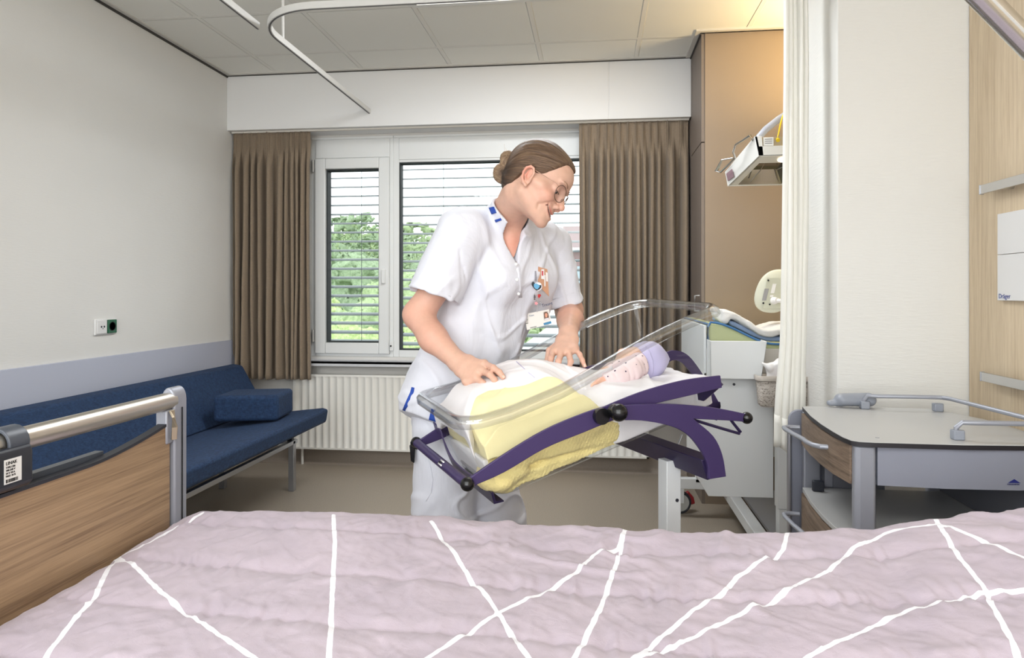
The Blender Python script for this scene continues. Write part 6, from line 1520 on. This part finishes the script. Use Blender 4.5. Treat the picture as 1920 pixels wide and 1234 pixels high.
def patch(px_quad, name, m, par, off=.0015, n=6, th=.001, lab=None, tree=None):
    (a, b, c_, d) = [np.array(p, float) for p in px_quad]; G_ = np.zeros((n, n, 3))
    for i in range(n):
        for j in range(n):
            s_, t_ = i / (n - 1), j / (n - 1); q_ = (a * (1 - s_) + b * s_) * (1 - t_) + (d * (1 - s_) + c_ * s_) * t_; G_[i, j] = hit(q_[0], q_[1], off, tree)
    return part(MB().grid(G_).build(name, m, solid=th), par, lab)
# stand collar
M_band = mat('royal_blue_band', (34, 74, 168), .7)
def strip_between(A, B, name, m, par, th=.002, lab=None): return part(MB().grid(np.stack([np.array(A), np.array(B)], 1)).build(name, m, solid=th), par, lab)
patch([(917, 390), (926.5, 387), (931.5, 399), (922.5, 402)], 'collar_band', M_band, tunic, .0016, n=5, lab='broad blue band on the collar')
patch([(928, 412.5), (939, 408.5), (941, 412.5), (930, 417)], 'collar_band', M_band, tunic, .0016, n=4, lab='narrow blue band on the collar')
# placket, buttons, pockets, seams
on_cloth([(968, 490), (969, 505), (971, 525), (973, 545), (974, 558)], .016, .0014, 'placket', M_uni, .0008)
for x, y in ((966, 496), (968, 524), (971, 550)): h_ = hit(x, y, .0035); tc = np.array(camv) - h_; part(MB().lathe([(0, -.001), (.0042, -.001), (.0048, .0006), (.004, .0014), (0, .001)], h_, tc, 16).build('button', M_white), tunic)
# sleeve hems
on_cloth([(769, 523), (790, 534), (815, 545), (845, 556), (869, 560)], .0022, .0012, 'sleeve_seam', M_uni, .0004)
on_cloth([(1036, 562), (1055, 556), (1075, 549), (1085, 546)], .0022, .0012, 'sleeve_seam', M_uni, .0004)
on_cloth([(776, 727), (773, 738), (768, 749), (763, 760), (759, 770)], .0135, .0016, 'side_vent_band', M_band, .0014, lab='blue band beside the vent')
patch([(809, 766), (828, 770), (823, 793), (804, 787)], 'pocket_band', M_band, tunic, .0014, lab='blue patch on the lower pocket')
on_cloth([(815, 731), (840, 722), (865, 713)], .0018, .0012, 'pocket_edge', M_uni, .0006)

# ---- trousers and clogs
M_tr = M_uni
pv = Vol(W(750, 1000, 2.2) * (1, 1, 0) - (.06, .22, -.05), W(990, 780, 2.25) + (.08, .22, .02), .0045)
hipR, hipL = W(838, 800, 2.19), W(905, 800, 2.27)
kR, kL = W(831, 975, 2.16), W(930, 975, 2.25); aR, aL = np.array((kR[0] - .01, kR[1] + .03, .09)), np.array((kL[0] + .0, kL[1] + .05, .09))
pv.econe((hipR + hipL) / 2, (hipR + hipL) / 2 + (0, 0, -.06), (.165, .125), (.16, .12), side_h, .04)
for h0, k0, a0, rr_ in ((hipR, kR, aR, .1), (hipL, kL, aL, .092)):
    pv.econe(h0, k0, (rr_ * 1.0, rr_ * 1.1), (rr_ * .95, rr_ * .98), side_h, .03); pv.econe(k0, a0, (rr_ * .95, rr_ * .98), (rr_ * .80, rr_ * .88), side_h, .02)
pv.warp(lambda X, Y, Z: -(.006 * vnoise(X * 14 + Z * 8, Y * 14, Z * 10) + .008 * sst(.7, 1, 1 - np.abs(vnoise((X + Y) * 9 + Z * 7, Z * 13 - X * 5, 4)))))
pv.plane((0, 0, .075), (0, 0, -1)); V_, F_ = pv.mesh(); trou = np_mesh('trousers', [(V_, F_)], M_tr, nurse, smooth_it=2)
tbv = BVHTree.FromPolygons([v.co.copy() for v in trou.data.vertices], [tuple(p.vertices) for p in trou.data.polygons])
on_cloth([(787, 842), (797, 848), (806, 868), (812, 900), (808, 925), (799, 940)], .002, .0012, 'pocket_edge', M_uni, .0005, trou, tree=tbv)
for a0, nm in ((aR, 'shoe'), (aL, 'shoe')):
    sv_ = Vol(a0 - (.16, .2, .1), a0 + (.16, .16, .08), .005); f_ = frontd; base = np.array((a0[0], a0[1], 0))
    sv_.econe(base + (0, 0, .045) - f_ * .03, base + (0, 0, .032) + f_ * .14, (.040, .045), (.042, .030), side_h, .02).econe(base + (0, 0, .04) - f_ * .03, base + (0, 0, .06) - f_ * .02, (.038, .05), (.034, .04), side_h, .02); sv_.plane((0, 0, .001), (0, 0, -1))
    sV, sF = sv_.mesh(); part(np_mesh(nm, [(sV, sF)], mat('white_clog_leather', (224, 224, 226), .4)), nurse)
rebase(nurse, (float((aR[0] + aL[0]) / 2), float((aR[1] + aL[1]) / 2), 0))

# ---- glasses
gl = thing('glasses', 'round thin-rimmed bronze glasses worn by the nurse', 'glasses')
M_rim = mat('bronze_rim', (120, 96, 84), .3, .8); M_tmp = mat('rose_gold', (222, 186, 166), .25, .8); M_lens = clear('lens_glass', (.96, .95, .97), .02, 1.5, .02)
gc = lambda s: np.array((s * .0395, .1035, -.0065))
for s in (1, -1):
    ring_ = [hw(gc(s) + (.0245 * math.cos(a), -.0095 * math.cos(a) * s - .002, .0240 * math.sin(a) - .001)) for a in np.linspace(0, 2 * math.pi, 33)[:-1]]
    part(MB().tube(ring_, .0011, 8, closed=True, up=HM[:, 1]).build('rim', M_rim), gl)
    v = [hw(gc(s) + (0, -.0012, -.001))] + ring_; part(MB().add(v, [(0, 1 + k, 1 + (k + 1) % 32) for k in range(32)]).build('lens', M_lens), gl)
    part(MB().tube([hw(gc(s) + (s * .0225, -.0108, .010)), hw((s * .070, .084, .006)), hw((s * .079, .04, .008)), hw((s * .0805, .000, .012)), hw((s * .080, -.006, .010)), hw((s * .0785, -.020, .002))], [.0009, .0012, .0011, .0010, .0011, .0010], 8).build('temple', M_tmp), gl)
part(MB().tube([hw((.0165, .1095, .000)), hw((.006, .1130, .006)), hw((-.006, .1130, .006)), hw((-.0165, .1095, .000))], .0010, 8).build('bridge', M_rim), gl)
part(MB().tube([hw((.012, .106, -.010)), hw((.0085, .103, -.016))], .0010, 6).build('nose_pad', M_rim), gl); part(MB().tube([hw((-.012, .106, -.010)), hw((-.0085, .103, -.016))], .0010, 6).build('nose_pad', M_rim), gl)
rebase(gl, tuple(hw((0, .11, 0))))

# ---- things pinned to or carried in the uniform
def flat(px_pts, depth_off, name, m, th=.0012, base=None, par=None, lab=None, near=None):
    """a flat piece lying against the cloth: outline in the plane through three cloth points"""
    c_ = hit(*near, .0); tc = np.array(camv) - c_; tc /= np.linalg.norm(tc); n_ = (tc * .8 + frontd * .6); n_ /= np.linalg.norm(n_); c_ = c_ + n_ * (depth_off + (.023 if near == (1005, 598) else .003)); P_ = []
    for x, y in px_pts:
        r = ray(x, y); k_ = ((c_ - np.array(camv)) @ n_) / (r @ n_); P_.append(np.array(camv) + r * k_)
    o = MB().prism(P_, None, n_ * th).build(name, m, smooth=False); 
    if par is not None: part(o, par, lab)
    return o, P_, n_
nrb = (1005, 598)
idc = thing('id_card', 'white staff card with a small portrait and barcode hanging on the uniform', 'card')
flat([(983, 589), (1029, 580), (1034, 607), (988, 619)], .012, 'card', mat('card_white', (238, 236, 232), .3), .001, par=idc, near=nrb)
flat([(1018, 585), (1028, 583), (1031, 599), (1020, 601)], .0132, 'portrait_background', mat('portrait_grey', (206, 200, 196), .5), .0002, par=idc, near=nrb)
flat([(1019.5, 587), (1021, 585), (1025, 584.5), (1027.5, 587), (1029, 594), (1028, 598), (1022, 600), (1020.2, 596)], .0134, 'portrait_hair', mat('portrait_brown', (112, 86, 72), .5), .0002, par=idc, near=nrb)
flat([(1021.8, 588), (1025, 587), (1026.6, 590), (1025.8, 594.5), (1023.6, 596), (1021.8, 593)], .0137, 'portrait_face', mat('portrait_skin', (222, 158, 134), .5), .0002, par=idc, near=nrb)
flat([(1020.5, 600), (1022.4, 597), (1027.8, 596), (1030.6, 599.2)], .0139, 'portrait_shirt', mat('portrait_white', (230, 230, 236), .5), .0002, par=idc, near=nrb)
flat([(1019, 606), (1033.4, 602), (1034.2, 606.5), (1020, 610)], .0134, 'blue_strip', mat('card_blue', (72, 140, 184), .4), .0002, par=idc, near=nrb)
for k in range(9): y_ = 589.5 + k * 2.1; flat([(985 + .1 * k, y_), (989.5 + .1 * k, y_ - .8), (989.6 + .1 * k, y_ + .3 - .8 + (k % 3) * .35), (985.1 + .1 * k, y_ + .3 + (k % 3) * .35)], .0134, 'barcode_bar', M_ink, .0002, par=idc, near=nrb)
_, PP, n_ = flat([(992, 594), (1010, 590), (1010, 588), (992, 592)], .0128, 'tmp', M_white, .0001, par=idc, near=nrb); bpy.data.objects.remove([o for o in idc.children if o.name.startswith('tmp')][0])
ex_ = PP[1] - PP[0]; ey_ = PP[3] - PP[0]
part(text('lettering', 'Treant', .0062, PP[0] + n_ * .0008, ex_, ey_, mat('print_teal', (70, 100, 140), .5)), idc)
_, PP2, _ = flat([(994, 616), (1014, 611.5), (1014, 606.5), (994, 611)], .0128, 'tmp', M_white, .0001, par=idc, near=nrb); bpy.data.objects.remove([o for o in idc.children if o.name.startswith('tmp')][0])
part(text('lettering', 'VERPLEEG', .0050, PP2[0] + n_ * .0008, PP2[1] - PP2[0], PP2[3] - PP2[0], M_ink), idc)
rebase(idc, tuple(PP[0]))
# chest pocket print
_, PP3, _ = flat([(1016, 576), (1034, 571), (1034, 563), (1016, 568)], .004, 'tmp', M_white, .0001, near=(1018, 570)); bpy.data.objects.remove(bpy.data.objects['tmp'])
part(text('pocket_lettering', 'Treant', .0135, PP3[0] + n_ * .002, PP3[1] - PP3[0], PP3[3] - PP3[0], mat('print_navy2', (40, 66, 110), .6)), tunic, 'dark blue lettering')
# reel with its charms
rl = thing('badge_reel', 'round white badge reel with a pale blue face mask motif clipped to the uniform', 'badge reel')
c0 = hit(1006, 536, .0085); tc = np.array(camv) - c0; tc /= np.linalg.norm(tc); tc = tc * .85 + frontd * .5; tc /= np.linalg.norm(tc)
part(MB().lathe([(0, -.003), (.0125, -.003), (.0140, 0), (.0130, .0025), (0, .003)], c0, tc, 28).build('reel_case', mat('reel_white', (232, 234, 240), .3)), rl)
flat([(997, 530), (1000, 528), (1004, 533), (1013, 535), (1015, 534), (1015, 539), (1011, 543), (1006, 545), (1001, 541), (997, 535)], .0095, 'motif_edge', M_dark, .0003, par=rl, near=(1006, 536))
flat([(1001, 532.5), (1006, 531.5), (1011, 535), (1012, 537.5), (1008, 542.5), (1004.5, 542), (1001, 538)], .0100, 'motif', mat('mask_blue', (104, 172, 214), .4), .0003, par=rl, near=(1006, 536))
part(MB().tube([c0 + (0, 0, -.014), hit(1006, 560, .006), hit(1004, 585, .012)], .0008, 6).build('cord', M_white), rl); rebase(rl, tuple(c0))
chs = [(1008, 553, .0055, (214, 50, 54), 'small red heart charm on the badge cord', (1.0, .9)), (1003, 566, .0048, (240, 170, 176), 'small pink flower charm below the red charm', (1, 1)), (1010, 567, .0052, (178, 184, 196), 'small grey ring charm beside the pink flower charm', (1, 1)), (1001, 555, .0042, (86, 78, 80), 'small dark beaded charm left of the red charm', (.8, 1.5))]
for x, y, r_, col_, lab, (sa, sb) in chs:
    p = hit(x, y, .007); ch = thing('charm', lab, 'charm', 'charms on the badge cord'); mm = mat('charm_%d' % x, col_, .35)
    if 'ring' in lab: part(MB().tube([p + np.array((math.cos(a) * r_, 0, math.sin(a) * r_)) for a in np.linspace(0, 6.283, 17)[:-1]], .0009, 6, closed=True, up=(0, 1, 0)).build('pendant', mm), ch)
    elif 'flower' in lab: 
        m = MB(); [m.ball(p + np.array((math.cos(a), 0, math.sin(a))) * .0035, .0024, 10) for a in np.linspace(0, 6.283, 6)[:-1]]; part(m.ball(p + (0, -.0015, 0), .0022, 10).build('pendant', mm), ch)
    elif 'heart' in lab: part(MB().ball(p + (-.0026, 0, .002), .0037, 12).ball(p + (.0026, 0, .002), .0037, 12).lathe([(.0001, -.0075), (.0030, -.0035), (.0052, .0005), (.002, .002)], p, (0, 0, 1), 14).build('pendant', mm), ch)
    else: part(MB().ball(p + (0, 0, .005), .0028, 10).ball(p, .0034, 10).ball(p + (0, 0, -.006), .0028, 10).build('pendant', mm), ch)
    part(MB().tube([p + (0, 0, .005), p + (0, .001, .012)], .0006, 5).build('link', M_steel), ch); rebase(ch, tuple(p))
# tan pocket holder, scissors tool, pen, comb
ho = thing('pocket_holder', 'tan leather tool holder standing in the chest pocket', 'holder')
flat([(1009, 500), (1026, 505), (1029, 556), (1015, 541), (1008, 527)], .006, 'sleeve', mat('tan_leather', (190, 142, 112), .6), .002, par=ho, near=(1018, 525)); rebase(ho, tuple(hit(1018, 530, .006)))
pn = thing('pen', 'white pen with a red label in the chest pocket holder', 'pen'); 
flat([(1015, 505), (1020, 505), (1020, 524), (1014.5, 523)], .0090, 'barrel', M_white, .002, par=pn, near=(1018, 525)); flat([(1016, 508), (1018.6, 508), (1018.6, 517), (1016, 517)], .0114, 'red_label', mat('label_red', (190, 40, 60), .5), .0004, par=pn, near=(1018, 525)); rebase(pn, tuple(hit(1017, 520, .01)))
pn2 = thing('pen', 'slim white pen clipped beside the red-labelled pen', 'pen'); pn['group'] = pn2['group'] = 'pens in the chest pocket'
flat([(1020.5, 516), (1022.5, 516), (1022.5, 537), (1020.5, 537)], .0095, 'clip', M_white, .0015, par=pn2, near=(1018, 525)); flat([(1023, 510), (1026.5, 512), (1027, 528), (1024, 528)], .0085, 'barrel', mat('pen_white2', (234, 226, 224), .4), .002, par=pn2, near=(1018, 525)); rebase(pn2, tuple(hit(1023, 525, .01)))
cm_ = thing('comb', 'small grey comb clipped at the edge of the chest pocket', 'comb')
flat([(1004, 508), (1005, 508), (1006, 527), (1004.5, 528)], .005, 'spine', mat('comb_grey', (120, 118, 130), .4), .0015, par=cm_, near=(1006, 520))
tm = MB(); 
for k in range(11): o, P_, n2 = flat([(1002, 508.6 + k * 1.7), (1004.6, 508.8 + k * 1.7), (1004.6, 509.5 + k * 1.7), (1002, 509.3 + k * 1.7)], .005, 'tmp', M_dark, .0012, near=(1006, 520)); tm.prism(P_, None, n2 * .0012); bpy.data.objects.remove(o)
part(tm.build('teeth', mat('comb_grey', (120, 118, 130), .4), smooth=False), cm_); rebase(cm_, tuple(hit(1004, 520, .006)))
# pager on the trouser pocket
pg = thing('pager', 'black pager clipped to the trouser pocket', 'pager')
p0 = hit(780, 832, .008, tbv); d_ = float((p0 - np.array(camv)) @ np.array((-_s, _c, 0)))
def wq(x, y, o=0): return W(x, y, d_ - .012 - o)
part(MB().prism([wq(769, 829), (wq(774, 825)), wq(785, 827), wq(788, 831), wq(788, 840), wq(782, 843), wq(770, 842)], None, np.array((-_s, _c, 0)) * .022).build('housing', M_black, bevel=.002), pg)
part(MB().prism([wq(767.5, 835), wq(771, 836), wq(778, 842), wq(776.5, 869), wq(770, 865)], None, np.array((-_s, _c, 0)) * .014).build('clip', M_black, bevel=.002), pg)
part(MB().prism([wq(779, 829, .001), wq(784, 829.5, .001), wq(785, 832, .001), wq(780, 832, .001)], None, np.array((-_s, _c, 0)) * .002).build('light', mat('pager_silver', (190, 190, 196), .3)), pg); rebase(pg, tuple(p0))
